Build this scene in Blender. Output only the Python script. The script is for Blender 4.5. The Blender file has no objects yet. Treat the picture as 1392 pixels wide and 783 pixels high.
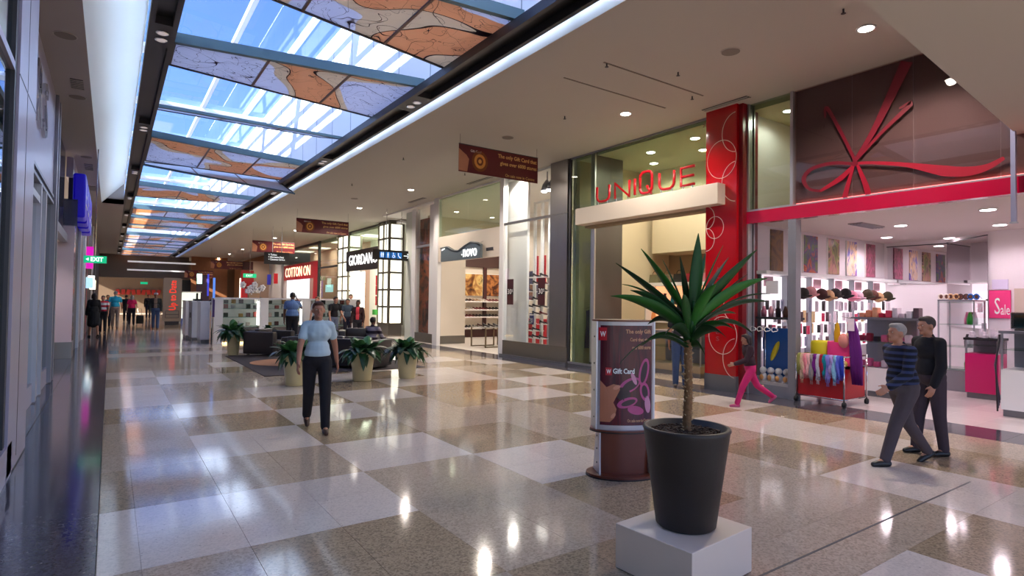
import bpy, bmesh, math, random
from mathutils import Vector, Matrix
import numpy as np

S = bpy.context.scene
COL = S.collection
random.seed(7)
PI = math.pi

# ---------------------------------------------------------------- camera, sky, sun, exposure
H = 1.617
FPX, YAW, PITCH, ROLL = 786.75, .6064, .0236, .0135
cy, sy = math.cos(YAW), math.sin(YAW)
F0, R0, U0 = Vector((sy, cy, 0)), Vector((cy, -sy, 0)), Vector((0, 0, 1))
Fw = F0 * math.cos(PITCH) + U0 * math.sin(PITCH)
Up = U0 * math.cos(PITCH) - F0 * math.sin(PITCH)
Rt = R0 * math.cos(ROLL) + Up * math.sin(ROLL)
Up2 = Up * math.cos(ROLL) - R0 * math.sin(ROLL)
cam = bpy.data.cameras.new('camera'); camo = bpy.data.objects.new('camera', cam); COL.objects.link(camo)
M = Matrix((Rt, Up2, -Fw)).transposed().to_4x4(); M.translation = Vector((0, 0, H))
camo.matrix_world = M
cam.sensor_fit = 'HORIZONTAL'; cam.sensor_width = 36; cam.lens = 36 * FPX / 1392
cam.clip_start = .05; cam.clip_end = 500
S.camera = camo

W = bpy.data.worlds.new('sky'); S.world = W; W.use_nodes = True
nt = W.node_tree; nt.nodes.clear()
wo = nt.nodes.new('ShaderNodeOutputWorld'); bg = nt.nodes.new('ShaderNodeBackground')
sk = nt.nodes.new('ShaderNodeTexSky'); sk.sky_type = 'NISHITA'; sk.sun_disc = False
sk.sun_elevation = math.radians(32); sk.sun_rotation = math.radians(280); sk.air_density = 1.0; sk.dust_density = .6; sk.ozone_density = 2
tint = nt.nodes.new('ShaderNodeMix'); tint.data_type = 'RGBA'; tint.blend_type = 'MULTIPLY'; tint.inputs[0].default_value = 1; tint.inputs[7].default_value = (.80, .84, 1.16, 1)
nt.links.new(sk.outputs[0], tint.inputs[6]); nt.links.new(tint.outputs[2], bg.inputs[0]); nt.links.new(bg.outputs[0], wo.inputs[0])
bg.inputs[1].default_value = SKY = 0.31

sun = bpy.data.lights.new('sun', 'SUN'); sun.energy = 20.0; sun.angle = math.radians(.6); sun.color = (1, .96, .9)
suno = bpy.data.objects.new('sun', sun); COL.objects.link(suno)
sd = Vector((1.0, .22, -.51)).normalized()          # light travels to +X and down: lands on the right wall of the skylight well
suno.rotation_euler = sd.to_track_quat('-Z', 'Y').to_euler(); suno.location = (-20, 0, 30)

S.view_settings.view_transform = 'Standard'; S.view_settings.look = 'None'
S.view_settings.gamma = 1; S.view_settings.use_curve_mapping = False
S.view_settings.exposure = 0.35
cyc = S.cycles
cyc.use_denoising = True; cyc.max_bounces = 10; cyc.diffuse_bounces = 5; cyc.glossy_bounces = 4
cyc.transparent_max_bounces = 24; cyc.transmission_bounces = 6; cyc.sample_clamp_indirect = 6
cyc.caustics_reflective = False; cyc.caustics_refractive = False
cyc.use_light_tree = True

# ---------------------------------------------------------------- helpers
def lin(c):
    r = []
    for v in c:
        v = v / 255
        r.append(v / 12.92 if v <= .04045 else ((v + .055) / 1.055) ** 2.4)
    return tuple(r)

MATS = {}
def mat(name, rgb, rough=.5, metal=0, emit=0, ecol=None, spec=.5, var=0, vscale=8, bump=0, bscale=60, coat=0, trans=0, rand=0):
    if name in MATS: return MATS[name]
    m = bpy.data.materials.new(name); m.use_nodes = True; t = m.node_tree; b = t.nodes['Principled BSDF']
    c = lin(rgb)
    b.inputs['Base Color'].default_value = (*c, 1); b.inputs['Roughness'].default_value = rough
    b.inputs['Metallic'].default_value = metal; b.inputs['Specular IOR Level'].default_value = spec
    if coat: b.inputs['Coat Weight'].default_value = coat; b.inputs['Coat Roughness'].default_value = .05
    if emit:
        b.inputs['Emission Color'].default_value = (*(lin(ecol) if ecol else c), 1); b.inputs['Emission Strength'].default_value = emit
    if var or rand:
        col = t.nodes.new('ShaderNodeMix'); col.data_type = 'RGBA'
        col.inputs[6].default_value = (*[v * (1 - (var or rand)) for v in c], 1); col.inputs[7].default_value = (*[min(1, v * (1 + (var or rand))) for v in c], 1)
        if rand:
            oi = t.nodes.new('ShaderNodeObjectInfo'); t.links.new(oi.outputs['Random'], col.inputs[0])
        else:
            tc = t.nodes.new('ShaderNodeTexCoord'); n = t.nodes.new('ShaderNodeTexNoise'); n.inputs['Scale'].default_value = vscale; n.inputs['Detail'].default_value = 4
            t.links.new(tc.outputs['Object'], n.inputs['Vector']); t.links.new(n.outputs[0], col.inputs[0])
        t.links.new(col.outputs[2], b.inputs['Base Color'])
    if bump:
        tc = t.nodes.new('ShaderNodeTexCoord'); n = t.nodes.new('ShaderNodeTexNoise'); n.inputs['Scale'].default_value = bscale; n.inputs['Detail'].default_value = 3
        bp = t.nodes.new('ShaderNodeBump'); bp.inputs['Strength'].default_value = bump; bp.inputs['Distance'].default_value = .01
        t.links.new(tc.outputs['Object'], n.inputs['Vector']); t.links.new(n.outputs[0], bp.inputs['Height']); t.links.new(bp.outputs[0], b.inputs['Normal'])
    MATS[name] = m
    return m

def ramp(t, stops, const=False):
    r = t.nodes.new('ShaderNodeValToRGB'); e = r.color_ramp.elements
    if const: r.color_ramp.interpolation = 'CONSTANT'
    while len(e) < len(stops): e.new(.5)
    for k, (p, c) in enumerate(stops): e[k].position = p; e[k].color = (*lin(c), 1)
    return r

def terrazzo(name, rgb, chip=(90, 75, 55), rough=.09, amt=.5):
    """polished terrazzo: base colour, fine aggregate, a few dark flecks, slight tile-to-tile variation"""
    m = bpy.data.materials.new(name); m.use_nodes = True; t = m.node_tree; b = t.nodes['Principled BSDF']
    tc = t.nodes.new('ShaderNodeTexCoord'); geo = t.nodes.new('ShaderNodeNewGeometry')
    v = t.nodes.new('ShaderNodeTexVoronoi'); v.inputs['Scale'].default_value = 75
    t.links.new(geo.outputs['Position'], v.inputs['Vector'])
    c = rgb; d = tuple(x * (1 - .22 * amt) for x in c); l = tuple(min(255, x * (1 + .12 * amt)) for x in c)
    sep = t.nodes.new('ShaderNodeSeparateColor'); t.links.new(v.outputs['Color'], sep.inputs[0])
    r = ramp(t, [(0, d), (.45, c), (1, l)]); t.links.new(sep.outputs[0], r.inputs[0])
    n = t.nodes.new('ShaderNodeTexNoise'); n.inputs['Scale'].default_value = 1.1; n.inputs['Detail'].default_value = 3
    t.links.new(geo.outputs['Position'], n.inputs['Vector'])
    oi = t.nodes.new('ShaderNodeObjectInfo')
    add = t.nodes.new('ShaderNodeMath'); add.operation = 'ADD'; t.links.new(oi.outputs['Random'], add.inputs[0]); t.links.new(n.outputs[0], add.inputs[1])
    mr = t.nodes.new('ShaderNodeMapRange'); mr.inputs[1].default_value = .2; mr.inputs[2].default_value = 1.6; mr.inputs[3].default_value = .93; mr.inputs[4].default_value = 1.06
    t.links.new(add.outputs[0], mr.inputs[0])
    mul = t.nodes.new('ShaderNodeMix'); mul.data_type = 'RGBA'; mul.blend_type = 'MULTIPLY'; mul.inputs[0].default_value = 1
    t.links.new(r.outputs[0], mul.inputs[6]); t.links.new(mr.outputs[0], mul.inputs[7])
    v2 = t.nodes.new('ShaderNodeTexVoronoi'); v2.inputs['Scale'].default_value = 14; t.links.new(geo.outputs['Position'], v2.inputs['Vector'])
    lt = t.nodes.new('ShaderNodeMath'); lt.operation = 'LESS_THAN'; lt.inputs[1].default_value = .09; t.links.new(v2.outputs['Distance'], lt.inputs[0])
    fm = t.nodes.new('ShaderNodeMath'); fm.operation = 'MULTIPLY'; fm.inputs[1].default_value = .55; t.links.new(lt.outputs[0], fm.inputs[0])
    mx = t.nodes.new('ShaderNodeMix'); mx.data_type = 'RGBA'; mx.inputs[7].default_value = (*lin(chip), 1)
    t.links.new(fm.outputs[0], mx.inputs[0]); t.links.new(mul.outputs[2], mx.inputs[6]); t.links.new(mx.outputs[2], b.inputs['Base Color'])
    b.inputs['Roughness'].default_value = rough; b.inputs['Specular IOR Level'].default_value = .5
    MATS[name] = m
    return m

def glass(name, tint=(235, 245, 240), refl=1.0, rough=.0, dens=0.0, dcol=(120, 130, 120)):
    """thin pane: transparent with fresnel mirror reflection, and optionally a veil of its own tint"""
    if name in MATS: return MATS[name]
    m = bpy.data.materials.new(name); m.use_nodes = True; t = m.node_tree; t.nodes.clear()
    o = t.nodes.new('ShaderNodeOutputMaterial'); tr = t.nodes.new('ShaderNodeBsdfTransparent'); tr.inputs[0].default_value = (*lin(tint), 1)
    gl = t.nodes.new('ShaderNodeBsdfGlossy'); gl.inputs['Roughness'].default_value = rough
    fr = t.nodes.new('ShaderNodeFresnel'); fr.inputs[0].default_value = 1.5
    mu = t.nodes.new('ShaderNodeMath'); mu.operation = 'MULTIPLY'; mu.inputs[1].default_value = refl; mu.use_clamp = True; t.links.new(fr.outputs[0], mu.inputs[0])
    ge = t.nodes.new('ShaderNodeNewGeometry'); fb_ = t.nodes.new('ShaderNodeMath'); fb_.operation = 'SUBTRACT'; fb_.inputs[0].default_value = 1; t.links.new(ge.outputs['Backfacing'], fb_.inputs[1])
    mu2 = t.nodes.new('ShaderNodeMath'); mu2.operation = 'MULTIPLY'; t.links.new(mu.outputs[0], mu2.inputs[0]); t.links.new(fb_.outputs[0], mu2.inputs[1]); mu = mu2   # only the entry face of a pane mirrors
    first = tr.outputs[0]
    if dens:
        df = t.nodes.new('ShaderNodeBsdfDiffuse'); df.inputs[0].default_value = (*lin(dcol), 1)
        m0 = t.nodes.new('ShaderNodeMixShader'); m0.inputs[0].default_value = dens; t.links.new(first, m0.inputs[1]); t.links.new(df.outputs[0], m0.inputs[2]); first = m0.outputs[0]
    mx = t.nodes.new('ShaderNodeMixShader'); t.links.new(mu.outputs[0], mx.inputs[0]); t.links.new(first, mx.inputs[1]); t.links.new(gl.outputs[0], mx.inputs[2])
    t.links.new(mx.outputs[0], o.inputs[0])
    MATS[name] = m
    return m

def photo(name, cols, scale=3, rough=.3, emit=0, seed=0, stretch=(1, 1, 1), dist=1.5):
    """flat printed picture: soft patches in the given colours"""
    if name in MATS: return MATS[name]
    m = bpy.data.materials.new(name); m.use_nodes = True; t = m.node_tree; b = t.nodes['Principled BSDF']
    tc = t.nodes.new('ShaderNodeTexCoord'); mp = t.nodes.new('ShaderNodeMapping'); mp.inputs['Location'].default_value = (seed * 3.1, seed * 1.7, seed); mp.inputs['Scale'].default_value = stretch
    n = t.nodes.new('ShaderNodeTexNoise'); n.inputs['Scale'].default_value = scale; n.inputs['Detail'].default_value = 5; n.inputs['Distortion'].default_value = dist
    t.links.new(tc.outputs['Object'], mp.inputs[0]); t.links.new(mp.outputs[0], n.inputs['Vector'])
    k = len(cols); r = ramp(t, [(.28 + .44 * i / (k - 1), c) for i, c in enumerate(cols)]); t.links.new(n.outputs[0], r.inputs[0])
    t.links.new(r.outputs[0], b.inputs['Base Color']); b.inputs['Roughness'].default_value = rough
    if emit: t.links.new(r.outputs[0], b.inputs['Emission Color']); b.inputs['Emission Strength'].default_value = emit
    MATS[name] = m
    return m

class B:
    """collects shapes and links them as ONE mesh object"""
    def __init__(s): s.v = []; s.f = []; s.mi = []; s.cur = 0
    def add(s, vs, fs):
        o = len(s.v); s.v += [tuple(p) for p in vs]; s.f += [tuple(i + o for i in f) for f in fs]; s.mi += [s.cur] * len(fs); return s
    def box(s, x0, x1, y0, y1, z0, z1):
        return s.add([(x0, y0, z0), (x1, y0, z0), (x1, y1, z0), (x0, y1, z0), (x0, y0, z1), (x1, y0, z1), (x1, y1, z1), (x0, y1, z1)],
                     [(0, 3, 2, 1), (4, 5, 6, 7), (0, 1, 5, 4), (1, 2, 6, 5), (2, 3, 7, 6), (3, 0, 4, 7)])
    def cbox(s, x0, x1, y0, y1, z0, z1, c=.01):
        """box with chamfered edges all round (a bevelled solid)"""
        bm = bmesh.new(); bmesh.ops.create_cube(bm, size=1)
        for v in bm.verts: v.co = Vector(((x0 + x1) / 2 + v.co.x * (x1 - x0), (y0 + y1) / 2 + v.co.y * (y1 - y0), (z0 + z1) / 2 + v.co.z * (z1 - z0)))
        bmesh.ops.bevel(bm, geom=bm.edges[:], offset=c, segments=2, affect='EDGES', profile=.5)
        bm.verts.index_update(); s.add([v.co for v in bm.verts], [[v.index for v in f.verts] for f in bm.faces]); bm.free(); return s
    def obox(s, c, sz, rz=0, rx=0, ry=0):
        R = Matrix.Rotation(rz, 3, 'Z') @ Matrix.Rotation(ry, 3, 'Y') @ Matrix.Rotation(rx, 3, 'X'); a, b, d = [q / 2 for q in sz]
        vs = [Vector(c) + R @ Vector(p) for p in [(-a, -b, -d), (a, -b, -d), (a, b, -d), (-a, b, -d), (-a, -b, d), (a, -b, d), (a, b, d), (-a, b, d)]]
        return s.add(vs, [(0, 3, 2, 1), (4, 5, 6, 7), (0, 1, 5, 4), (1, 2, 6, 5), (2, 3, 7, 6), (3, 0, 4, 7)])
    def prism(s, pts, off):
        """closed polygon extruded by the vector off"""
        n = len(pts); off = Vector(off); vs = [Vector(p) for p in pts] + [Vector(p) + off for p in pts]
        nr = Vector((0, 0, 0))
        for i in range(n): nr += Vector(pts[i]).cross(Vector(pts[(i + 1) % n]))
        fl = nr.dot(off) > 0
        fs = [tuple(range(n)), tuple(range(2 * n - 1, n - 1, -1))] + [(i, i + n, (i + 1) % n + n, (i + 1) % n) for i in range(n)]
        if fl: fs = [tuple(reversed(f)) for f in fs]
        return s.add(vs, fs)
    def tube(s, path, r, n=8, caps=True):
        path = [Vector(p) for p in path]; rs = r if isinstance(r, (list, tuple)) else [r] * len(path); o = len(s.v); vs = []; ref = None
        for i, p in enumerate(path):
            d = (path[min(i + 1, len(path) - 1)] - path[max(i - 1, 0)]).normalized()
            if ref is None: ref = Vector((0, 0, 1)) if abs(d.z) < .9 else Vector((1, 0, 0))
            a = d.cross(ref).normalized(); b = a.cross(d).normalized(); ref = b
            vs += [p + (a * math.cos(2 * PI * k / n) + b * math.sin(2 * PI * k / n)) * rs[i] for k in range(n)]
        fs = []
        for i in range(len(path) - 1):
            for k in range(n): fs.append((i * n + k, i * n + (k + 1) % n, (i + 1) * n + (k + 1) % n, (i + 1) * n + k))
        if caps: fs += [tuple(range(n - 1, -1, -1)), tuple((len(path) - 1) * n + k for k in range(n))]
        return s.add(vs, fs)
    def lathe(s, prof, c=(0, 0, 0), n=32, sx=1, sy=1):
        c = Vector(c); vs = []; fs = []
        for (r, z) in prof: vs += [c + Vector((r * sx * math.cos(2 * PI * k / n), r * sy * math.sin(2 * PI * k / n), z)) for k in range(n)]
        for i in range(len(prof) - 1):
            for k in range(n): fs.append((i * n + k, i * n + (k + 1) % n, (i + 1) * n + (k + 1) % n, (i + 1) * n + k))
        fs.append(tuple(range(n - 1, -1, -1))); fs.append(tuple((len(prof) - 1) * n + k for k in range(n)))
        return s.add(vs, fs)
    def ell(s, c, r, n=14, m=9, R=None):
        c = Vector(c); vs = [Vector((0, 0, -1))]; fs = []
        for i in range(1, m):
            th = PI * i / m
            vs += [Vector((math.sin(th) * math.cos(2 * PI * k / n), math.sin(th) * math.sin(2 * PI * k / n), -math.cos(th))) for k in range(n)]
        vs.append(Vector((0, 0, 1))); L = len(vs) - 1
        for k in range(n): fs.append((0, 1 + (k + 1) % n, 1 + k)); fs.append((L, L - n + k, L - n + (k + 1) % n))
        for i in range(m - 2):
            for k in range(n): a = 1 + i * n; fs.append((a + k, a + (k + 1) % n, a + n + (k + 1) % n, a + n + k))
        vs = [Vector((v.x * r[0], v.y * r[1], v.z * r[2])) for v in vs]
        if R is not None: vs = [R @ v for v in vs]
        return s.add([c + v for v in vs], fs)
    def cap(s, p0, p1, r0, r1, n=12):
        s.ell(p0, (r0,) * 3, n, 8); s.ell(p1, (r1,) * 3, n, 8); return s.tube([p0, p1], [r0, r1], n)
    def mesh(s, name, mats, smooth=False):
        me = bpy.data.meshes.new(name); me.from_pydata(s.v, [], s.f); me.update()
        for m in (mats if isinstance(mats, (list, tuple)) else [mats]): me.materials.append(m)
        if isinstance(mats, (list, tuple)): me.polygons.foreach_set('material_index', s.mi)
        if smooth: me.polygons.foreach_set('use_smooth', [True] * len(me.polygons))
        return me
    def build(s, name, mats, parent=None, smooth=False, shift=True):
        """world coordinates in; a top-level mesh gets its origin at its base, a child is expressed in its parent's frame"""
        me = s.mesh(name, mats, smooth)
        return link(name, me, parent, shift)

def root_loc(o):
    p = Vector((0, 0, 0))
    while o is not None: p += o.location; o = o.parent
    return p

def link(name, me, parent=None, shift=True):
    o = bpy.data.objects.new(name, me); COL.objects.link(o)
    if parent is not None:
        o.parent = parent
        if shift:
            d = root_loc(parent); me.transform(Matrix.Translation(-d))
    elif shift and len(me.vertices):
        co = np.empty(len(me.vertices) * 3); me.vertices.foreach_get('co', co); co = co.reshape(-1, 3)
        c = (co.max(0) + co.min(0)) / 2; base = Vector((c[0], c[1], co[:, 2].min()))
        me.transform(Matrix.Translation(-base)); o.location = base
    return o

def tag(o, label, cat, group=None):
    o['label'] = label; o['category'] = cat
    if group: o['group'] = group
    return o
def thing(name, label, cat, loc=(0, 0, 0), rz=0, group=None):
    o = bpy.data.objects.new(name, None); COL.objects.link(o); o.location = loc; o.rotation_euler = (0, 0, rz); o.empty_display_size = .1
    return tag(o, label, cat, group)
def struct(o): o['kind'] = 'structure'; return o
def copy_tree(o, parent=None):
    c = o.copy(); COL.objects.link(c)
    if parent is not None: c.parent = parent
    for ch in list(o.children): copy_tree(ch, c)
    return c
def inst(o, parent, loc=None, rz=None, sc=None):
    c = o.copy(); COL.objects.link(c); c.parent = parent
    if loc is not None: c.location = loc
    if rz is not None: c.rotation_euler = (0, 0, rz)
    if sc is not None: c.scale = (sc,) * 3 if not isinstance(sc, tuple) else sc
    return c

def text_mesh(txt, size, ext=.004, spacing=1.0, bold=0):
    cu = bpy.data.curves.new('lettering', 'FONT'); cu.body = txt; cu.size = size; cu.extrude = ext; cu.resolution_u = 2; cu.space_character = spacing; cu.offset = bold
    ob = bpy.data.objects.new('lettering', cu); COL.objects.link(ob); dg = bpy.context.evaluated_depsgraph_get()
    me = bpy.data.meshes.new_from_object(ob.evaluated_get(dg)); bpy.data.objects.remove(ob); bpy.data.curves.remove(cu)
    return me
FACES = {'-X': ((0, -1, 0), (0, 0, 1), (-1, 0, 0)), '-Y': ((1, 0, 0), (0, 0, 1), (0, -1, 0)), '+X': ((0, 1, 0), (0, 0, 1), (1, 0, 0))}
def text(txt, size, loc, face, m, parent, name='lettering', width=None, height=None, ext=.004, spacing=1.0, bold=0, roll=0, local=False):
    me = text_mesh(txt, size, ext, spacing, bold)
    co = np.empty(len(me.vertices) * 3); me.vertices.foreach_get('co', co); co = co.reshape(-1, 3)
    w = np.ptp(co[:, 0]); h = np.ptp(co[:, 1]); sx = width / w if width else 1; sy_ = height / h if height else sx
    T = Matrix.Diagonal((sx, sy_, 1, 1)) @ Matrix.Translation((-co[:, 0].min(), -co[:, 1].min(), 0))
    a = FACES[face]; Rm = Matrix(a).transposed().to_4x4(); Rm.translation = Vector(loc)
    me.transform(Rm @ Matrix.Rotation(roll, 4, 'Z') @ T); me.materials.append(m)
    return link(name, me, parent, not local)
# ---------------------------------------------------------------- materials
T_W = terrazzo('terrazzo_white', (212, 200, 190), (120, 110, 110), amt=.25)
T_M = terrazzo('terrazzo_mid', (182, 165, 146), (120, 100, 80), amt=.6)
T_T = terrazzo('terrazzo_tan', (162, 143, 118), (95, 75, 55), amt=.8)
T_D = terrazzo('terrazzo_dark', (78, 76, 86), (170, 165, 165), rough=.1, amt=.7)
GROUT = mat('grout', (168, 152, 130), .6)
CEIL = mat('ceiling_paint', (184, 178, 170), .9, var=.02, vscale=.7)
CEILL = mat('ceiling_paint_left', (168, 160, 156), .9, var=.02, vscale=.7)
WHITE = mat('white_paint', (236, 234, 230), .6, var=.015, vscale=2)
WHITEG = mat('white_lacquer', (235, 232, 230), .25, var=.01)
COVE = mat('cove_white', (232, 240, 243), .8)
STEEL = mat('brushed_steel', (150, 146, 142), .28, .85, var=.06, vscale=3)
STEELD = mat('dark_steel_panel', (118, 114, 108), .3, .6, var=.06, vscale=2)
ALU = mat('aluminium', (190, 190, 195), .35, .8, var=.03)
CHROME = mat('chrome', (220, 220, 222), .12, 1, var=.02)
FRAMEG = mat('grey_frame', (140, 140, 148), .35, .4, var=.03)
LILAC = mat('grey_lilac_panel', (172, 164, 180), .3, .25, var=.03, vscale=2)
BLACK = mat('black_recess', (14, 14, 18), .35, var=.1)
BLACKM = mat('black_matt', (22, 22, 24), .7, var=.1)
DARK = mat('charcoal_metal', (66, 64, 68), .45, .3, var=.05)
TEAL = mat('blue_grey_steel', (88, 116, 128), .4, .2, var=.05)
RED = mat('gloss_red', (172, 8, 20), .1, coat=.6, var=.04, vscale=2)
REDM = mat('red_panel', (190, 22, 40), .4, var=.04)
PINK = mat('magenta_panel', (196, 20, 100), .35, var=.03)
PINKL = mat('pink_print', (240, 60, 130), .5, var=.02)
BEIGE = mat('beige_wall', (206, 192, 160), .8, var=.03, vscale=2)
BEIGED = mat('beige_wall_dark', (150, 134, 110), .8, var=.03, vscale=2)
CREAM = mat('cream_cladding', (214, 202, 186), .5, var=.03, vscale=1.5)
LAMP = mat('lamp_lens', (255, 246, 235), .4, emit=22)
LAMPL = mat('shop_lamp_lens', (255, 240, 245), .4, emit=16)
LIGHTBOX = mat('lightbox_opal', (255, 252, 232), .4, emit=1.5, var=.01)
TUBE = mat('fluorescent_tube', (225, 240, 255), .4, emit=12)
GLASS = glass('shop_glass', (248, 250, 250))
GLASSG = glass('green_shop_glass', (228, 238, 226), dens=.05, dcol=(130, 140, 120))
ROOFG = glass('roof_glass', (225, 236, 250), refl=.6)
SIGNK = mat('sign_dark_brown', (30, 22, 24), .4, var=.05)
MAROON = mat('maroon_print', (92, 14, 28), .4, var=.08, vscale=3)
GOLD = mat('gold_lettering', (226, 178, 110), .5)
GREENS = mat('exit_green', (0, 150, 100), .4, emit=.7, ecol=(10, 190, 130))
LETW = mat('lit_white_lettering', (255, 255, 255), .4, emit=1.3)
LETWP = mat('white_lettering', (240, 238, 235), .5)
SKIRT = mat('grey_skirting', (112, 112, 116), .3, .3, var=.05)
WOODR = mat('red_brown_timber', (112, 52, 30), .35, var=.25, vscale=6)
WOOD = mat('timber_wall', (150, 98, 62), .5, var=.2, vscale=3)
SOIL = mat('soil_mulch', (58, 42, 30), .95, var=.5, vscale=60, bump=1, bscale=90)

# ---------------------------------------------------------------- floor
fb = B().box(-6, 22, -6, 80, -.35, -.014)
FLOOR = struct(fb.build('floor', GROUT))
TS = .60125; X0 = .793; Y0 = 11.307
# colour of each 2x2 block: rows counted from Y0 towards the camera, columns from the left border
PAT = {  # row: colours of columns 0..7
 -4: 'MTWMTWMT', -3: 'WMTWMTWM', -2: 'MWMTWMTW', -1: 'WMMWTWMT',
  0: 'WMWTWWTW', 1: 'TWTWTTWT', 2: 'MTWMTWTW', 3: 'MWTMMTWT', 4: 'TMWTMWTW', 5: 'WWMWTMWT', 6: 'MTMTMTWM', 7: 'TMTMMWTM', 8: 'MTMWTWMT', 9: 'TWTWTWWM', 10: 'WMTWMTWM'}
def block_col(c, r):
    if r in PAT: return PAT[r][c]
    rr = (r * 7 + c * 5 + (r * r * 3) % 11) % 5
    return 'WTMWM'[rr]
TM = {'W': T_W, 'M': T_M, 'T': T_T}
tile_me = {}
def tile_mesh(key, w, d, m):
    k = (key, round(w, 3), round(d, 3))
    if k not in tile_me:
        g = .0007; b = B(); a, c_ = w / 2 - g, d / 2 - g; e = .0008
        b.add([(-a, -c_, -.012), (a, -c_, -.012), (a, c_, -.012), (-a, c_, -.012), (-a, -c_, -e), (a, -c_, -e), (a, c_, -e), (-a, c_, -e),
               (-a + e, -c_ + e, 0), (a - e, -c_ + e, 0), (a - e, c_ - e, 0), (-a + e, c_ - e, 0)],
              [(0, 3, 2, 1), (8, 9, 10, 11)] + [(i, (i + 1) % 4, (i + 1) % 4 + 4, i + 4) for i in range(4)] + [(i + 4, (i + 1) % 4 + 4, (i + 1) % 4 + 8, i + 8) for i in range(4)])
        tile_me[k] = b.mesh('tile', m)
    return tile_me[k]
tiles = []
xs = [(-.03, .19175)] + [(X0 - TS + i * TS, X0 - TS + (i + 1) * TS) for i in range(0, 15)]
xs[-1] = (xs[-1][0], 8.93) if xs[-1][0] < 8.9 else xs[-1]
xs = [x for x in xs if x[0] < 8.9]
for j in range(-100, 24):
    y1 = Y0 - j * TS; y0 = y1 - TS
    if y0 > 62 or y1 < -.5: continue
    for i, (a, b_) in enumerate(xs):
        c = 0 if i < 2 else (i - 2) // 2 + 1
        c = min(c, 7)
        tiles.append((a, b_, y0, y1, block_col(c, math.floor(j / 2))))
def tile_size_in_view(t):
    p = Vector(((t[0] + t[1]) / 2, (t[2] + t[3]) / 2, -H)); d = p.dot(Fw)
    if d < .4: return 0
    u, v = p.dot(Rt) / d * FPX, p.dot(Up2) / d * FPX
    if abs(u) > 760 or v < -450 or v > 450: return 0
    return (t[1] - t[0]) * (t[3] - t[2]) * H / d ** 3
tiles.sort(key=tile_size_in_view, reverse=True)
rest = B(); restm = ['W', 'M', 'T']
for n, t in enumerate(tiles):
    if n < 300:
        o = bpy.data.objects.new('tile', tile_mesh(t[4], t[1] - t[0], t[3] - t[2], TM[t[4]])); COL.objects.link(o)
        o.parent = FLOOR; o.location = Vector(((t[0] + t[1]) / 2, (t[2] + t[3]) / 2, 0)) - FLOOR.location
    else:
        rest.cur = restm.index(t[4]); g = .0016; rest.box(t[0] + g, t[1] - g, t[2] + g, t[3] - g, -.012, 0)
ro = rest.build('distant_tiles', [T_W, T_M, T_T], FLOOR); ro['kind'] = 'stuff'
for (x0, x1) in ((-.75, -.033), (-1.5, -.753), (8.933, 9.75)):
    y = 0.0
    while y < 62:
        L = 2.4 if y < 24 else 12
        b = B().box(x0 + .002, x1 - .002, y + .002, y + L - .002, -.012, 0); b.build('border_slab', T_D, FLOOR); y += L
# shop floors
WT = mat('white_floor_tile', (226, 214, 212), .15, rand=.05)
for i in range(12):
    for j in range(11):
        x0, y0 = 9.76 + i * .5, .95 + j * .5
        if j > 10: continue
        o = bpy.data.objects.new('shop_floor_tile', tile_mesh('shop', .5, .5, WT)); COL.objects.link(o); o.parent = FLOOR
        o.location = Vector((x0 + .25, y0 + .25, 0)) - FLOOR.location
b = B().box(9.76, 16, 6.5, 11.4, -.012, 0); b.build('shop_floor', T_M, FLOOR)
b = B().box(9.76, 16, 11.4, 24, -.012, 0); b.build('shop_floor', mat('pale_shop_floor', (214, 204, 192), .25, var=.03), FLOOR)
b = B().box(9.76, 18, 24, 62, -.012, 0); b.build('shop_floor', T_M, FLOOR)
# expansion joint across the corridor, a thin dark metal strip set in the floor
B().box(2.95, 6.62, 2.005, 2.021, -.001, .0012).build('expansion_joint', DARK, FLOOR)

# ---------------------------------------------------------------- ceiling, sloping soffit, skylight well
ZC = 5.34
b = B().box(5.12, 18, 1.8, 80, ZC, ZC + .22)
b.box(-.4, 5.12, 70, 80, ZC, ZC + .22)
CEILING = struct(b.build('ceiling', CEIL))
# grooves and sprinklers' access slots on the right ceiling
for (xa, ya, xb, yb) in ((6.18, 6.49, 8.61, 6.59), (6.08, 7.33, 8.59, 7.51)):
    B().box(xa, xb, ya, ya + .03, ZC - .006, ZC + .001).build('access_slot', mat('slot_shadow', (120, 112, 104), .8), CEILING)
# lower ceiling over the side entrance beside the camera: its front edge crosses the shop glazing
b = B().prism([(3.2, 1.93, 3.9), (9.86, 2.45, 3.9), (9.86, -6, 3.9), (3.2, -6, 3.9)], (0, 0, 1.5))
struct(b.build('ceiling_low', CEIL))
b = B().box(-6, -.38, -6, 80, ZC, ZC + .2); b.box(-.38, .36, 28.2, 80, ZC, ZC + .2); b.box(-.38, .36, 28.2, 28.3, ZC, 6.4)
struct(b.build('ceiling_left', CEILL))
b = B().prism([(-.38, -6, ZC), (.36, -6, 6.2), (.36, -6, 6.3), (-.38, -6, ZC + .12)], (0, 34.2, 0))
struct(b.build('trim_2', COVE))
# well walls
b = B().box(5.112, 5.2, -2, 70, ZC + .001, 9.0); struct(b.build('wall_skylight_right', mat('well_white', (240, 242, 244), .85)))
b = B().box(.3, .38, -2, 70, 6.2, 9.0); struct(b.build('wall_skylight_left', MATS['well_white']))
b = B().box(.3, 5.2, 70, 70.1, ZC, 9.0); b.box(.3, 5.2, -2.1, -2, 3.6, 9.0); struct(b.build('wall_skylight_ends', MATS['well_white']))
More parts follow.
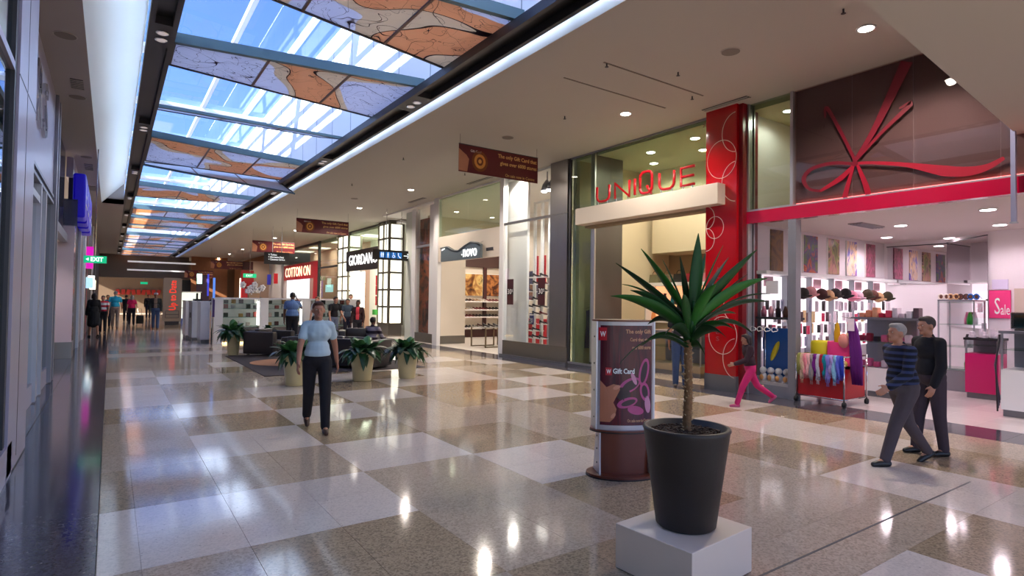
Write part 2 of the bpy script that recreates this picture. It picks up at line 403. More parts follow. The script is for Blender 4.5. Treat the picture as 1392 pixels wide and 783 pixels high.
# roof glazing: rafters along the corridor, purlins across, single panes
RAFT = mat('white_rafter', (240, 243, 248), .5)
roof = struct(B().box(.3, .42, -2, 70, 9.0, 9.16).build('window_1', RAFT))
for x in (1.25, 2.78, 4.30):
    B().box(x - .06, x + .06, -2, 70, 8.95, 9.1).build('rafter', RAFT, roof)
B().box(5.1, 5.22, -2, 70, 9.0, 9.16).build('edge_rail', RAFT, roof)
py = [-2 + 5.5 * k for k in range(14)]
for y in py: B().box(.38, 5.15, y - .3, y + .3, 8.86, 8.98).build('purlin', RAFT, roof)
px = [.42, 1.25, 2.78, 4.30, 5.1]
for k in range(13):
    for q in range(4):
        B().box(px[q] + .03, px[q + 1] - .03, py[k] + .02, py[k + 1] - .02, 9.02, 9.032).build('pane', ROOFG, roof)
for k in range(44):
    B().box(5.106, 5.112, 1.0 + k * 1.55, 1.02 + k * 1.55, 5.8, 9.0).build('cladding_joint', mat('joint_grey', (150, 158, 166), .8), bpy.data.objects['wall_skylight_right'])

# ---------------------------------------------------------------- lighting troughs on both edges of the well
def trough(x0, x1, zb, ys, label):
    t = thing('light_trough', label, 'light trough', ((x0 + x1) / 2, 34, zb), group=None)
    B().box(x0, x0 + .07, -1.5, 69, zb, zb + .14).build('rail', DARK, t)
    B().box(x1 - .07, x1, -1.5, 69, zb, zb + .14).build('rail', DARK, t)
    B().box(x0 + .07, x1 - .07, -1.5, 69, zb + .12, zb + .14).build('recess_back', BLACK, t)
    for y in ys:
        p = B().box(x0 + .07, x1 - .07, y - .45, y + .45, zb + .002, zb + .12).build('lamp_plate', DARK, t)
        for s in (-1, 1):
            b = B().lathe([(.085, zb - .01), (.085, zb + .002), (.07, zb + .002), (.06, zb - .004)], ((x0 + x1) / 2, y + s * .14, 0), 16); b.build('lamp_rim', CHROME, p, True)
            b = B().lathe([(.062, zb - .018), (.068, zb - .011)], ((x0 + x1) / 2, y + s * .14, 0), 14); b.build('lamp_lens', mat('dim_lens', (190, 180, 180), .2, .3, emit=.5), p, True)
    return t
trough(.36, .72, 5.55, [4.3 + 5.85 * k for k in range(11)], 'black recessed light trough with twin spot plates along left edge of skylight')
trough(4.52, 4.95, 5.41, [4.4 + 5.85 * k for k in range(11)], 'black recessed light trough with twin spot plates along right edge of skylight')
# cove tubes lying on the troughs, washing the white reveals
for (x, zt, lab, y1) in ((.40, 5.69, 'fluorescent tube row on top of left light trough under white reveal', 28), (5.0, 5.56, 'fluorescent tube row on top of right light trough beside white strip', 42)):
    t = thing('cove_light', lab, 'light', (x, 14, zt))
    y = 1.5
    while y < y1 - 1.4:
        B().tube([(x, y, zt + .016), (x, y + 1.4, zt + .016)], .014, 8).build('tube', TUBE, t, True)
        y += 1.5
# ---------------------------------------------------------------- art panels hung across the skylight
def art(name, seed):
    m = bpy.data.materials.new(name); m.use_nodes = True; t = m.node_tree; t.nodes.clear(); N = t.nodes.new; L = t.links.new
    o = N('ShaderNodeOutputMaterial'); tc = N('ShaderNodeTexCoord'); mp = N('ShaderNodeMapping'); mp.inputs['Location'].default_value = (seed * 2.3, seed * 1.1, seed * .7)
    L(tc.outputs['Object'], mp.inputs[0])
    n1 = N('ShaderNodeTexNoise'); n1.inputs['Scale'].default_value = .42; n1.inputs['Detail'].default_value = 1.5; n1.inputs['Distortion'].default_value = .6; L(mp.outputs[0], n1.inputs['Vector'])
    r1 = ramp(t, [(0, (226, 224, 232)), (.46, (228, 208, 184)), (.515, (234, 184, 148)), (.64, (226, 224, 232))], True); L(n1.outputs[0], r1.inputs[0])
    def lines(scale, lo, w, det, dist, sd):
        m2 = N('ShaderNodeMapping'); m2.inputs['Location'].default_value = (sd, sd * .3, 0); L(mp.outputs[0], m2.inputs[0])
        n = N('ShaderNodeTexNoise'); n.inputs['Scale'].default_value = scale; n.inputs['Detail'].default_value = det; n.inputs['Distortion'].default_value = dist; L(m2.outputs[0], n.inputs['Vector'])
        s = N('ShaderNodeMath'); s.operation = 'SUBTRACT'; s.inputs[1].default_value = lo; L(n.outputs[0], s.inputs[0])
        a = N('ShaderNodeMath'); a.operation = 'ABSOLUTE'; L(s.outputs[0], a.inputs[0])
        c = N('ShaderNodeMath'); c.operation = 'LESS_THAN'; c.inputs[1].default_value = w; L(a.outputs[0], c.inputs[0]); return c
    ls = [lines(.9, .5, .0022, .3, 1.0, 3), lines(1.3, .46, .0025, .6, 1.8, 9), lines(.42, .515, .0022, 1.5, .6, 0), lines(1.8, .60, .004, .3, 2.6, 14)]
    acc = ls[0]
    for c in ls[1:]:
        mx = N('ShaderNodeMath'); mx.operation = 'MAXIMUM'; L(acc.outputs[0], mx.inputs[0]); L(c.outputs[0], mx.inputs[1]); acc = mx
    cm = N('ShaderNodeMix'); cm.data_type = 'RGBA'; cm.inputs[7].default_value = (*lin((70, 55, 60)), 1); L(acc.outputs[0], cm.inputs[0]); L(r1.outputs[0], cm.inputs[6])
    df = N('ShaderNodeBsdfDiffuse'); tl = N('ShaderNodeBsdfTranslucent'); L(cm.outputs[2], df.inputs[0]); L(cm.outputs[2], tl.inputs[0])
    ms = N('ShaderNodeMixShader'); ms.inputs[0].default_value = .72; L(df.outputs[0], ms.inputs[1]); L(tl.outputs[0], ms.inputs[2])
    gl = N('ShaderNodeBsdfGlossy'); gl.inputs['Roughness'].default_value = .15; m3 = N('ShaderNodeMixShader'); m3.inputs[0].default_value = .05; L(ms.outputs[0], m3.inputs[1]); L(gl.outputs[0], m3.inputs[2])
    L(m3.outputs[0], o.inputs[0]); return m
OPAL = bpy.data.materials.new('opal_pane'); OPAL.use_nodes = True
_t = OPAL.node_tree; _t.nodes.clear(); _o = _t.nodes.new('ShaderNodeOutputMaterial'); _a = _t.nodes.new('ShaderNodeBsdfDiffuse'); _b = _t.nodes.new('ShaderNodeBsdfTranslucent'); _m = _t.nodes.new('ShaderNodeMixShader')
_a.inputs[0].default_value = _b.inputs[0].default_value = (*lin((222, 230, 244)), 1); _m.inputs[0].default_value = .6
_t.links.new(_a.outputs[0], _m.inputs[1]); _t.links.new(_b.outputs[0], _m.inputs[2]); _t.links.new(_m.outputs[0], _o.inputs[0])
def lerp(a, b, t): return Vector(a) + (Vector(b) - Vector(a)) * t
pn = [0]
def art_panel(nl, nr, fl_, fr, label, m=None, beam=.16, group='printed art panels across the skylight', cuts=(0, .34, .67, 1)):
    """nl, nr: near edge left/right; fl_, fr: far edge; a deep steel beam on the near edge, slim frame elsewhere, three panes"""
    c = (Vector(nl) + Vector(nr) + Vector(fl_) + Vector(fr)) / 4
    t = thing('skylight_art_panel', label, 'art panel', c, group=group); pn[0] += 1
    up = Vector((0, 0, 1)); d = (Vector(nr) - Vector(nl)); dn = ((Vector(nl) + Vector(nr)) - (Vector(fl_) + Vector(fr))).normalized()
    def bar(a, b, w, h, name, mm):
        a, b = Vector(a), Vector(b); ax = (b - a).normalized(); sd_ = ax.cross(up).normalized()
        pts = [a - sd_ * w / 2, a + sd_ * w / 2, a + sd_ * w / 2 + up * h, a - sd_ * w / 2 + up * h]
        B().prism(pts, b - a).build(name, mm, t)
    bar(nl, nr, .09, beam, 'front_beam', TEAL); bar(fl_, fr, .04, .05, 'back_bar', DARK)
    bar(nl, fl_, .04, .05, 'side_bar', DARK); bar(nr, fr, .04, .05, 'side_bar', DARK)
    for q in cuts[1:-1]: bar(lerp(nl, nr, q), lerp(fl_, fr, q), .035, .04, 'divider', mat('brown_divider', (120, 92, 84), .5))
    mm = m or art('art_print_%d' % pn[0], pn[0] * 1.7)
    for q0, q1 in zip(cuts[:-1], cuts[1:]):
        a, b_, c_, d_ = lerp(nl, nr, q0 + .006), lerp(nl, nr, q1 - .006), lerp(fl_, fr, q1 - .006), lerp(fl_, fr, q0 + .006)
        B().prism([p + up * .02 for p in (a, b_, c_, d_)], up * .008).build('art_pane', mm, t)
    return t
z = 5.57
art_panel((.73, 7.0, z), (4.70, 6.6, z), (.73, 7.85, z), (4.70, 8.75, z), 'largest printed art panel, nearest the camera at top of the skylight')
art_panel((.73, 10.35, z), (4.70, 9.75, z), (.73, 11.4, z), (4.70, 12.05, z), 'second art panel from the camera, pale grey with beige shapes')
art_panel((.73, 14.1, 5.58), (4.70, 14.15, 5.58), (.73, 16.2, 6.1), (4.70, 16.2, 6.1), 'opal panel tilted edge-on between second and third art panels', m=OPAL, beam=.06)
art_panel((.73, 16.8, z), (4.70, 17.7, z), (.73, 19.9, z), (4.70, 20.3, z), 'third art panel with a large orange shape, above the hanging open flap')
f = art_panel((.73, 20.1, 5.47), (4.80, 19.3, 4.98), (.73, 20.5, 5.62), (4.40, 21.0, 5.80), 'open flap of pale opal panes hanging below the skylight edge', m=OPAL, beam=.05)
art_panel((.73, 24.4, z), (4.70, 25.2, z), (.73, 27.2, z), (4.70, 26.6, z), 'fourth art panel, brown orange, just beyond the open flap')
ords = ['fifth', 'sixth', 'seventh', 'eighth', 'ninth', 'tenth', 'eleventh', 'twelfth', 'thirteenth', 'fourteenth']
yy = [(31, 33.4), (34.6, 37.6), (38.2, 40), (44.3, 47.5), (48, 50.6), (51.2, 53.5), (54, 56.3), (59.5, 62), (62.6, 65), (65.5, 68.4)]
for k, (a, b_) in enumerate(yy):
    art_panel((.73, a, z), (4.70, a, z), (.73, b_, z), (4.70, b_, z), ords[k] + ' art panel from the camera along the receding skylight', beam=.2)
# ================================================================ RIGHT SIDE SHOPFRONTS
XF = 9.7
def rbox(x0, x1, y0, y1, z0, z1, name, m, parent=None, st=False):
    o = B().box(x0, x1, y0, y1, z0, z1).build(name, m, parent)
    return struct(o) if st else o
def shop_lamp(x, y, z, power, label, group, col=(1, .95, .9), r=.08, spot=150, lens=LAMP):
    t = thing('downlight', label, 'downlight', (x, y, z), group=group)
    B().lathe([(r + .025, z - .012), (r + .025, z), (r, z), (r, z - .008)], (x, y, 0), 20).build('trim_ring', WHITE, t, True)
    B().lathe([(r * .9, z - .018), (r, z - .0125)], (x, y, 0), 16).build('lamp_lens', lens, t)
    l = bpy.data.lights.new('downlight_lamp', 'SPOT'); l.energy = power; l.spot_size = math.radians(spot); l.spot_blend = .5; l.shadow_soft_size = r * .8; l.color = col
    lo = bpy.data.objects.new('downlight_lamp', l); COL.objects.link(lo); lo.parent = t; lo.location = (0, 0, -.03)
    return t

# ---------------- accessory shop, nearest on the right
ZA = 3.15
rbox(9.82, 16.4, -2.5, 6.6, ZA, ZA + .12, 'ceiling_accessory_shop', mat('shop_ceiling', (226, 214, 210), .9), st=True)
SW = mat('shop_wall_white', (236, 226, 230), .7)
rbox(9.85, 16.2, 6.4, 6.5, 0, 5.3, 'wall_accessory_shop_side', SW, st=True)
rbox(15.45, 15.6, 3.9, 6.4, 0, ZA, 'wall_accessory_shop_back', SW, st=True)
B().prism([(14.36, 4.06, 0), (15.46, 5.1, 0), (15.6, 5.0, 0), (14.5, 3.96, 0)], (0, 0, ZA)).build('w', SW)
o = bpy.data.objects['w']; o.name = 'wall_accessory_shop_angled'; struct(o)
rbox(14.35, 14.5, -2.4, 4.06, 0, ZA, 'wall_accessory_shop_far', SW, st=True)
rbox(9.85, 14.5, -2.6, -2.4, 0, ZA, 'wall_accessory_shop_end', SW, st=True)
MIRR = mat('mirror_glass', (225, 220, 224), .02, 1, var=.01)
m1 = thing('wall_mirror', 'large mirror panel above the counters reflecting the posters in the accessory shop', 'mirror', (15.44, 5.7, 2.1))
B().box(15.435, 15.448, 5.12, 6.32, 2.15, 3.05).build('mirror_pane', MIRR, m1); B().box(15.43, 15.45, 5.1, 6.34, 3.05, 3.07).build('frame', DARK, m1)
m2 = thing('wall_mirror', 'angled mirror panel next to the white wall with the pink sale poster', 'mirror', (14.85, 4.6, 1.5))
B().prism([(14.3, 4.045, 1.2), (15.42, 5.095, 1.2), (15.412, 5.103, 1.2), (14.292, 4.053, 1.2)], (0, 0, 1.86)).build('mirror_pane', MIRR, m2)
B().prism([(14.3, 4.045, 3.06), (15.42, 5.095, 3.06), (15.405, 5.11, 3.06), (14.285, 4.06, 3.06)], (0, 0, .02)).build('frame', DARK, m2)
for k, (x, y) in enumerate([(11.15, 3.15), (12.15, 4.75), (13.35, 3.6), (14.0, 5.75), (15.1, 4.95), (11.0, 1.4), (13.2, 1.6)]):
    shop_lamp(x, y, ZA, 66, ['nearest round downlight in the ceiling of the pink accessory shop', 'second downlight in the accessory shop ceiling, left of centre', 'downlight in accessory shop ceiling left of the hanging post', 'far left downlight in accessory shop ceiling above the last poster', 'downlight in accessory shop ceiling above the mirrors', 'downlight of the accessory shop out of view on the right', 'rear downlight of the accessory shop out of view on the right'][k], 'accessory shop downlights', (1, .84, .93), .1, 160, LAMPL)
t = thing('ceiling_vent', 'thin dark air diffuser in the accessory shop ceiling by the first post', 'vent', (11.7, 5.2, ZA))
B().box(11.2, 12.1, 5.0, 5.25, ZA - .02, ZA).build('diffuser', mat('diffuser_grey', (150, 140, 140), .6), t)
for k in range(4): B().box(11.2, 12.1, 5.03 + k * .055, 5.045 + k * .055, ZA - .035, ZA - .02).build('slat', FRAMEG, t)

# front frame
post = struct(rbox(9.62, 9.78, 5.36, 5.5, 0, 3.1, 'trim_3', FRAMEG))
post = struct(rbox(9.63, 9.75, 6.27, 6.36, 0, ZC, 'trim_4', ALU))
struct(rbox(9.64, 9.74, 5.43, 5.48, 3.3, ZC, 'trim_5', ALU))
PINKRED = mat('pink_red_fascia', (178, 10, 56), .2, coat=.4, var=.03)
fas = struct(rbox(9.62, 9.78, -2.4, 6.3, 3.11, 3.33, 'trim_6', PINKRED))
rbox(9.63, 9.64, 6.3, 6.33, 3.1, 3.34, 'end_cap', ALU, fas)
w = struct(rbox(9.66, 9.74, 5.5, 6.27, 0, .2, 'window_2', FRAMEG))
rbox(9.69, 9.70, 5.5, 6.27, .2, 3.11, 'pane', GLASS, w); rbox(9.66, 9.73, 5.5, 6.27, .2, .25, 'sill', ALU, w)
w = struct(rbox(9.66, 9.74, 5.48, 6.27, 3.33, 3.37, 'window_3', ALU))
rbox(9.69, 9.70, 5.48, 6.27, 3.37, ZC, 'pane', GLASSG, w)
rbox(11.3, 11.4, 5.3, 6.4, 3.27, ZC, 'wall_void_back', BEIGE, st=True)
rbox(9.8, 11.4, 5.4, 6.4, 5.25, ZC, 'ceiling_void', BEIGE, st=True)
rbox(9.82, 11.4, 5.38, 5.46, 3.27, ZC, 'wall_void_side', BEIGE, st=True)
shop_lamp(10.3, 5.9, 5.25, 34, 'downlight added to brighten the glazed void left of the ribbon glazing', 'added void lights', (1, .98, .92), .08, 165)  # added lamp, lifts the dark void behind the glass
# tinted upper glazing with the ribbon, glowing from the strip at its foot
MAUVE = mat('mauve_back_panel', (104, 90, 90), .5, var=.02)
w = struct(rbox(9.66, 9.743, -2.4, 5.43, 3.33, 3.36, 'window_4', ALU))
ys = [5.43, 4.48, 3.62, 2.6, 1.4, -2.4]
for a, b_ in zip(ys[:-1], ys[1:]):
    rbox(9.690, 9.700, b_ + .006, a - .006, 3.36, ZC, 'pane', glass('tinted_glass', (236, 226, 226), refl=1.1), w)
rbox(9.745, 9.86, -2.4, 5.43, 3.345, ZC, 'wall_tinted_backing', MAUVE, st=True)
t = thing('strip_light', 'pink glowing strip light behind the foot of the tinted ribbon glazing', 'light', (9.77, 3, 3.36))
B().box(9.705, 9.735, -2.2, 5.4, 3.362, 3.374).build('diffuser', mat('pink_strip', (255, 130, 130), .5, emit=7, ecol=(255, 120, 115)), t)
# the ribbon bow stuck on the glass
RIB = mat('ribbon_red', (150, 12, 40), .35); RIBD = mat('ribbon_dark_red', (108, 12, 32), .35)
t = thing('ribbon_bow_decal', 'large red ribbon bow graphic on the tinted glazing above the accessory shop', 'decal', (9.68, 4.4, 3.88))
def ribbon(pts, ws, m, x=9.684):
    P2 = [Vector((x, p[0], p[1])) for p in pts]
    # smooth the path
    Q = []; Wd = []
    for i in range(len(P2) - 1):
        p0, p1, p2, p3 = P2[max(i - 1, 0)], P2[i], P2[i + 1], P2[min(i + 2, len(P2) - 1)]
        for s in range(5):
            u = s / 5; Q.append(.5 * ((2 * p1) + (p2 - p0) * u + (2 * p0 - 5 * p1 + 4 * p2 - p3) * u * u + (3 * p1 - p0 - 3 * p2 + p3) * u ** 3)); Wd.append(ws[i] + (ws[i + 1] - ws[i]) * u)
    Q.append(P2[-1]); Wd.append(ws[-1]); vs = []; fs = []
    for i, q in enumerate(Q):
        d = (Q[min(i + 1, len(Q) - 1)] - Q[max(i - 1, 0)]).normalized(); n = Vector((0, -d.z, d.y)) * Wd[i] * .44
        vs += [q + n, q - n, q + n + Vector((.003, 0, 0)), q - n + Vector((.003, 0, 0))]
    for i in range(len(Q) - 1):
        a = i * 4; c = a + 4
        fs += [(a, a + 1, c + 1, c), (a + 2, c + 2, c + 3, a + 3), (a, c, c + 2, a + 2), (a + 1, a + 3, c + 3, c + 1)]
    B().add(vs, fs).build('ribbon', m, t)
ribbon([(4.44, 3.92), (4.17, 4.33), (3.9, 4.86), (3.70, 5.28)], [.06, .10, .16, .2], RIBD)
ribbon([(4.43, 3.93), (4.61, 4.36), (4.87, 4.90), (4.90, 4.74)], [.05, .055, .07, .03], RIBD, 9.683)
ribbon([(4.43, 3.92), (4.04, 4.30), (3.65, 4.63), (3.80, 4.60)], [.04, .055, .09, .03], RIBD, 9.682)
ribbon([(4.43, 3.88), (4.77, 3.96), (5.12, 3.93), (5.26, 3.78), (5.17, 3.60), (4.98, 3.53)], [.05, .06, .07, .09, .05, .05], RIBD, 9.681)
ribbon([(4.98, 3.53), (4.65, 3.69), (4.43, 3.88)], [.05, .10, .05], RIB, 9.680)
ribbon([(4.43, 3.89), (4.17, 3.85), (3.7, 3.73), (3.24, 3.56), (2.96, 3.50), (2.74, 3.52), (2.56, 3.61)], [.05, .05, .07, .17, .15, .10, .05], RIB, 9.679)
ribbon([(4.45, 3.87), (4.54, 3.55), (4.59, 3.36)], [.04, .08, .10], RIB, 9.678)
ribbon([(4.40, 3.88), (4.28, 3.55), (4.23, 3.36)], [.04, .09, .10], RIB, 9.677)
B().ell((9.676, 4.43, 3.89), (.004, .05, .05)).build('knot', RIBD, t)
# hanging post at the right edge of the picture
t = thing('hanging_post', 'slim pale aluminium post hanging in front of the pink fascia at right edge', 'post', (9.5, 2.42, 2.72))
B().box(9.5, 9.56, 2.40, 2.45, 2.72, 4.0).build('post_shaft', mat('post_lilac', (170, 168, 196), .35, .6), t); B().box(9.49, 9.57, 2.39, 2.46, 2.71, 2.73).build('post_cap', ALU, t)

# posters on the side wall and inside
cols = [[(60, 60, 40), (110, 130, 70), (80, 70, 130), (210, 110, 60), (70, 40, 40)], [(90, 50, 60), (140, 150, 60), (190, 130, 120), (60, 50, 30), (200, 150, 140)],
        [(90, 90, 170), (230, 190, 140), (240, 210, 190), (90, 100, 190), (220, 40, 90)], [(60, 20, 30), (120, 50, 60), (190, 80, 120), (100, 40, 40), (150, 80, 140)]]
pl = ['poster of a person in blue and orange, first on the shop wall from the front', 'poster in green and mauve, second on the accessory shop wall', 'poster in bright blue and skin tones, third on the accessory shop wall', 'dark plum poster, fourth on the accessory shop wall by the corner']
for k, (a, b_) in enumerate([(11.73, 12.30), (12.72, 13.22), (13.55, 14.02), (14.45, 14.93)]):
    t = thing('wall_poster', pl[k], 'poster', ((a + b_) / 2, 6.38, 2.31), group=None)
    B().box(a, b_, 6.375, 6.398, 2.31, 3.08).build('picture', photo('poster_%d' % k, cols[k], 2.6, seed=k + 2, stretch=(1.6, 1, 1)), t)
    B().box(a - .012, a, 6.37, 6.399, 2.30, 3.09).build('edge', WHITE, t)
t = thing('wall_poster', 'brown poster seen through the front window behind the glass', 'poster', (10.75, 6.38, 2.25))
B().box(10.55, 10.98, 6.375, 6.398, 2.25, 3.1).build('picture', photo('poster_5', [(90, 60, 30), (140, 100, 50), (60, 50, 60)], 2.4, seed=4), t)
rbox(9.95, 15.4, 6.1, 6.4, 2.2, 2.26, 'wall_shelf', WHITEG); tag(bpy.data.objects['wall_shelf'], 'long white ledge under the posters on the accessory shop side wall', 'ledge')
# lit slat wall bays
bays = thing('lit_wall_bays', 'brightly lit white display bays under the posters in the accessory shop', 'display', (12.6, 6.3, 0))
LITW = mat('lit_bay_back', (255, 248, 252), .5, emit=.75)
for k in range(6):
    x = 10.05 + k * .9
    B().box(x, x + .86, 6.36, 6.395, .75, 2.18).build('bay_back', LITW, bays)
    B().box(x - .03, x, 6.26, 6.4, 0, 2.2).build('bay_divider', FRAMEG, bays)
B().box(9.95, 15.4, 6.12, 6.39, 0, .3).build('bay_base', WHITEG, bays)
for k in range(6):
    x = 10.2 + k * .9
    o = B().box(x + .05, x + .35, 6.33, 6.345, 1.98, 2.17).build('shelf_card', mat('pink_card', (240, 190, 205), .6, var=.2, vscale=14)); tag(o, ['first', 'second', 'third', 'fourth', 'fifth', 'sixth'][k] + ' small pink header card under the wall ledge', 'card', 'pink header cards')
# caps on hooks
hatc = [(36, 28, 24), (190, 130, 130), (62, 30, 26), (190, 150, 110), (40, 32, 30), (24, 18, 22), (240, 150, 175), (230, 190, 205), (70, 60, 44), (90, 50, 40), (190, 150, 110), (60, 52, 34)]
hatn = ['dark brown', 'dusty pink', 'maroon brown', 'tan', 'charcoal', 'black', 'bright pink', 'pale pink', 'olive brown', 'russet', 'sand', 'dark olive']
hats = []
for k, c in enumerate(hatc):
    x = 11.25 + k * .33; y = 6.12 + .03 * math.sin(k * 2.1); zz = 1.86 + .03 * math.sin(k * 1.7)
    t = thing('hat', hatn[k] + ' soft hat on a hook under the posters', 'hat', (x, y, zz), group='hats hanging on the accessory shop wall')
    mm = mat('hat_' + hatn[k].replace(' ', '_'), c, .9, bump=.4, bscale=120)
    B().ell((x, y, zz), (.12, .11, .12), 12, 8).build('crown', mm, t, True)
    B().ell((x + .02, y - .07, zz - .06), (.13, .09, .025), 12, 6, Matrix.Rotation(-.3, 3, 'X')).build('brim', mm, t, True)
# small goods hung in rows on pegs: each packet is an object sharing one mesh
pk_col = [(240, 225, 232), (200, 190, 200), (90, 60, 70), (220, 60, 100), (150, 150, 170), (40, 34, 40), (230, 200, 150)]
pk_mesh = [B().box(-.045, .045, -.012, .012, -.1, .1).box(-.03, .03, -.02, -.012, -.08, .04).mesh('packet', mat('packet_%d' % i, c, .35, var=.15, vscale=30)) for i, c in enumerate(pk_col)]
for r, zz in enumerate((1.62, 1.38, 1.14, .90)):
    for k in range(30):
        if random.random() < .12: continue
        o = bpy.data.objects.new('jewellery_card', pk_mesh[random.choice([0, 0, 0, 1, 1, 2, 3, 4, 5, 6] if r != 0 else [0, 1, 0, 4, 5, 0])]); COL.objects.link(o)
        o.location = (10.1 + k * .175 + random.uniform(-.03, .03), 6.28 - random.random() * .08, zz + random.uniform(-.02, .02)); o.scale = (1, 1, random.uniform(.8, 1.25))
        tag(o, 'jewellery card in the ' + ['top', 'second', 'third', 'lowest'][r] + ' peg row of the lit bays below the hats', 'card', 'jewellery cards, ' + ['top', 'second', 'third', 'lowest'][r] + ' peg row')
# white wall with sale poster and sheet
t = thing('sale_poster', 'bright pink poster lettered Sale on the white shop wall', 'poster', (14.33, 3.87, 1.42))
B().box(14.315, 14.34, 3.70, 4.04, 1.42, 1.97).build('poster_sheet', PINKL, t)
text('S', .5, (14.313, 3.95, 1.50), '-X', LETWP, t, width=.085, height=.32); text('ale', .3, (14.313, 3.855, 1.49), '-X', LETWP, t, width=.14, height=.20)
o = B().box(14.31, 14.34, 3.74, 3.99, 1.99, 2.18).build('notice_sheet', mat('pale_lilac_sheet', (226, 214, 240), .5)); tag(o, 'pale lilac notice sheet on the wall above the pink sale poster', 'notice')
o = B().box(14.28, 14.34, 3.0, 3.64, 1.2, 2.0).build('wall_panel', mat('beige_panel', (200, 180, 165), .6)); tag(o, 'beige framed panel on the white wall at the right edge', 'panel')

# ---------------- shop furniture
# red promotional cart with bin and hanging scarves
ct = thing('display_cart', 'red wheeled display cart draped with scarves at the shop entrance', 'cart', (9.98, 4.95, 0), math.radians(0))
B().box(9.62, 10.34, 4.58, 5.32, .10, .62).build('cart_body', mat('cart_red', (170, 14, 28), .45), ct)
for (x, y) in ((9.60, 4.56), (10.36, 4.56), (9.60, 5.34), (10.36, 5.34)):
    B().tube([(x, y, .08), (x, y, .82)], .014, 8).build('corner_post', CHROME, ct, True)
    b = B(); b.tube([(x, y - .02, .045), (x, y + .02, .045)], .045, 14); b.build('castor', BLACKM, ct, True)
for zz in (.12, .80):
    b = B()
    for (p, q) in (((9.6, 4.56), (10.36, 4.56)), ((10.36, 4.56), (10.36, 5.34)), ((10.36, 5.34), (9.6, 5.34)), ((9.6, 5.34), (9.6, 4.56))): b.tube([(*p, zz), (*q, zz)], .012, 8)
    b.build('rail', CHROME, ct, True)
B().tube([(9.98, 4.6, .8), (9.98, 4.6, 1.42), (9.98, 4.85, 1.45), (9.98, 4.85, .8)], .012, 8).build('hanging_rack', CHROME, ct, True)
B().box(9.62, 10.34, 4.58, 5.32, .60, .62).build('tray', REDM, ct)
o = B().lathe([(.17, .62), (.19, .66), (.19, .98), (.17, 1.02), (.05, 1.03)], (10.05, 5.12, 0), 28).build('yellow_tub', mat('yellow_fabric', (226, 206, 30), .6), None, True); tag(o, 'round yellow padded tub standing on the red cart', 'tub')
o = B().prism([(9.9, 4.62, .64), (9.86, 4.95, .64), (9.86, 4.95, 1.03), (9.9, 4.62, 1.0)], (.3, .06, 0)).build('pink_box', PINKL); tag(o, 'hot pink box standing on the red cart beside the yellow tub', 'box')
scl = [('olive green', (150, 150, 80)), ('beige', (206, 176, 150)), ('salmon pink', (230, 140, 150)), ('pale pink', (236, 180, 180)), ('grey', (150, 140, 140)), ('violet', (120, 20, 130)), ('light grey', (190, 190, 200)), ('crimson', (150, 10, 40)), ('teal', (0, 130, 150)), ('lavender', (130, 120, 200)), ('lilac', (170, 150, 210)), ('pale blue', (140, 190, 220)), ('periwinkle', (90, 100, 200)), ('royal blue', (40, 60, 180))]
for k, (n, c) in enumerate(scl):
    y = 5.28 - k * .053; L = .30 + .13 * math.sin(k * 1.9) ** 2; mm = mat('scarf_' + n.replace(' ', '_'), c, .9, bump=.6, bscale=60, var=.2, vscale=25)
    t = thing('scarf', n + ' fringed scarf hanging over the front rail of the red cart', 'scarf', (9.585, y, .8 - L), group='scarves on the red cart')
    b = B()
    for s in range(3):
        pth = [(9.615, y + (s - 1) * .014, .815)] + [(9.575 + .012 * math.sin(q * 1.3 + s + k), y + (s - 1) * (.012 + .002 * q) + .006 * math.sin(q + k * 2 + s), .80 - L * q / 6) for q in range(7)]
        b.tube(pth, [.012, .016, .019, .018, .019, .017, .014, .006], 7)
    b.build('cloth', mm, t, True)
    b = B()
    for s in range(4): b.tube([(9.575, y + (s - 1.5) * .011, .80 - L * .97), (9.572 + .004 * s, y + (s - 1.5) * .016, .80 - L * 1.15)], .0028, 5)
    b.build('fringe', mm, t, True)
t = thing('scarf', 'long purple scarf draped from the rack over the cart corner', 'scarf', (9.86, 4.52, .32))
b = B()
for s in range(4): b.tube([(9.96, 4.64 - .02 * s, 1.40), (9.9, 4.6 - .03 * s, 1.2), (9.87, 4.56 - .035 * s, .9), (9.84, 4.54 - .04 * s, .6), (9.84, 4.53 - .042 * s, .36)], [.02, .035, .04, .035, .02], 8)
b.build('cloth', mat('purple_knit', (96, 16, 110), .9, bump=.6, bscale=70), t, True)
o = B().box(9.80, 9.81, 4.5, 4.6, 1.22, 1.42).build('price_tag', mat('price_card', (240, 220, 230), .6)); tag(o, 'pale price card pinned on the purple scarf', 'price card')
o = B().ell((9.92, 4.82, 1.12), (.04, .05, .23), 12, 10).build('yellow_mitten', mat('mustard_knit', (214, 160, 20), .9), None, True); tag(o, 'mustard yellow mitten hanging on the cart rack', 'mitten')
o = B().ell((9.88, 4.70, 1.05), (.05, .085, .12), 12, 10).build('pink_mitten', mat('peach_knit', (224, 140, 130), .9), None, True); tag(o, 'peach pink mitten hanging beside the purple scarf', 'mitten')
fold = [('cream', (226, 200, 120)), ('pink', (226, 120, 160)), ('white', (230, 226, 228)), ('brown', (90, 60, 60)), ('rose', (214, 130, 150)), ('yellow', (220, 180, 90))]
for k, (n, c) in enumerate(fold):
    o = B().ell((9.72 + .06 * (k % 2), 5.22 - k * .11, .68), (.09, .075, .06), 10, 7).build('folded_scarf', mat('fold_' + n, c, .9, bump=.5, bscale=50), None, True); tag(o, n + ' bundled scarf lying in the red cart tray', 'scarf', 'bundled scarves in the cart')
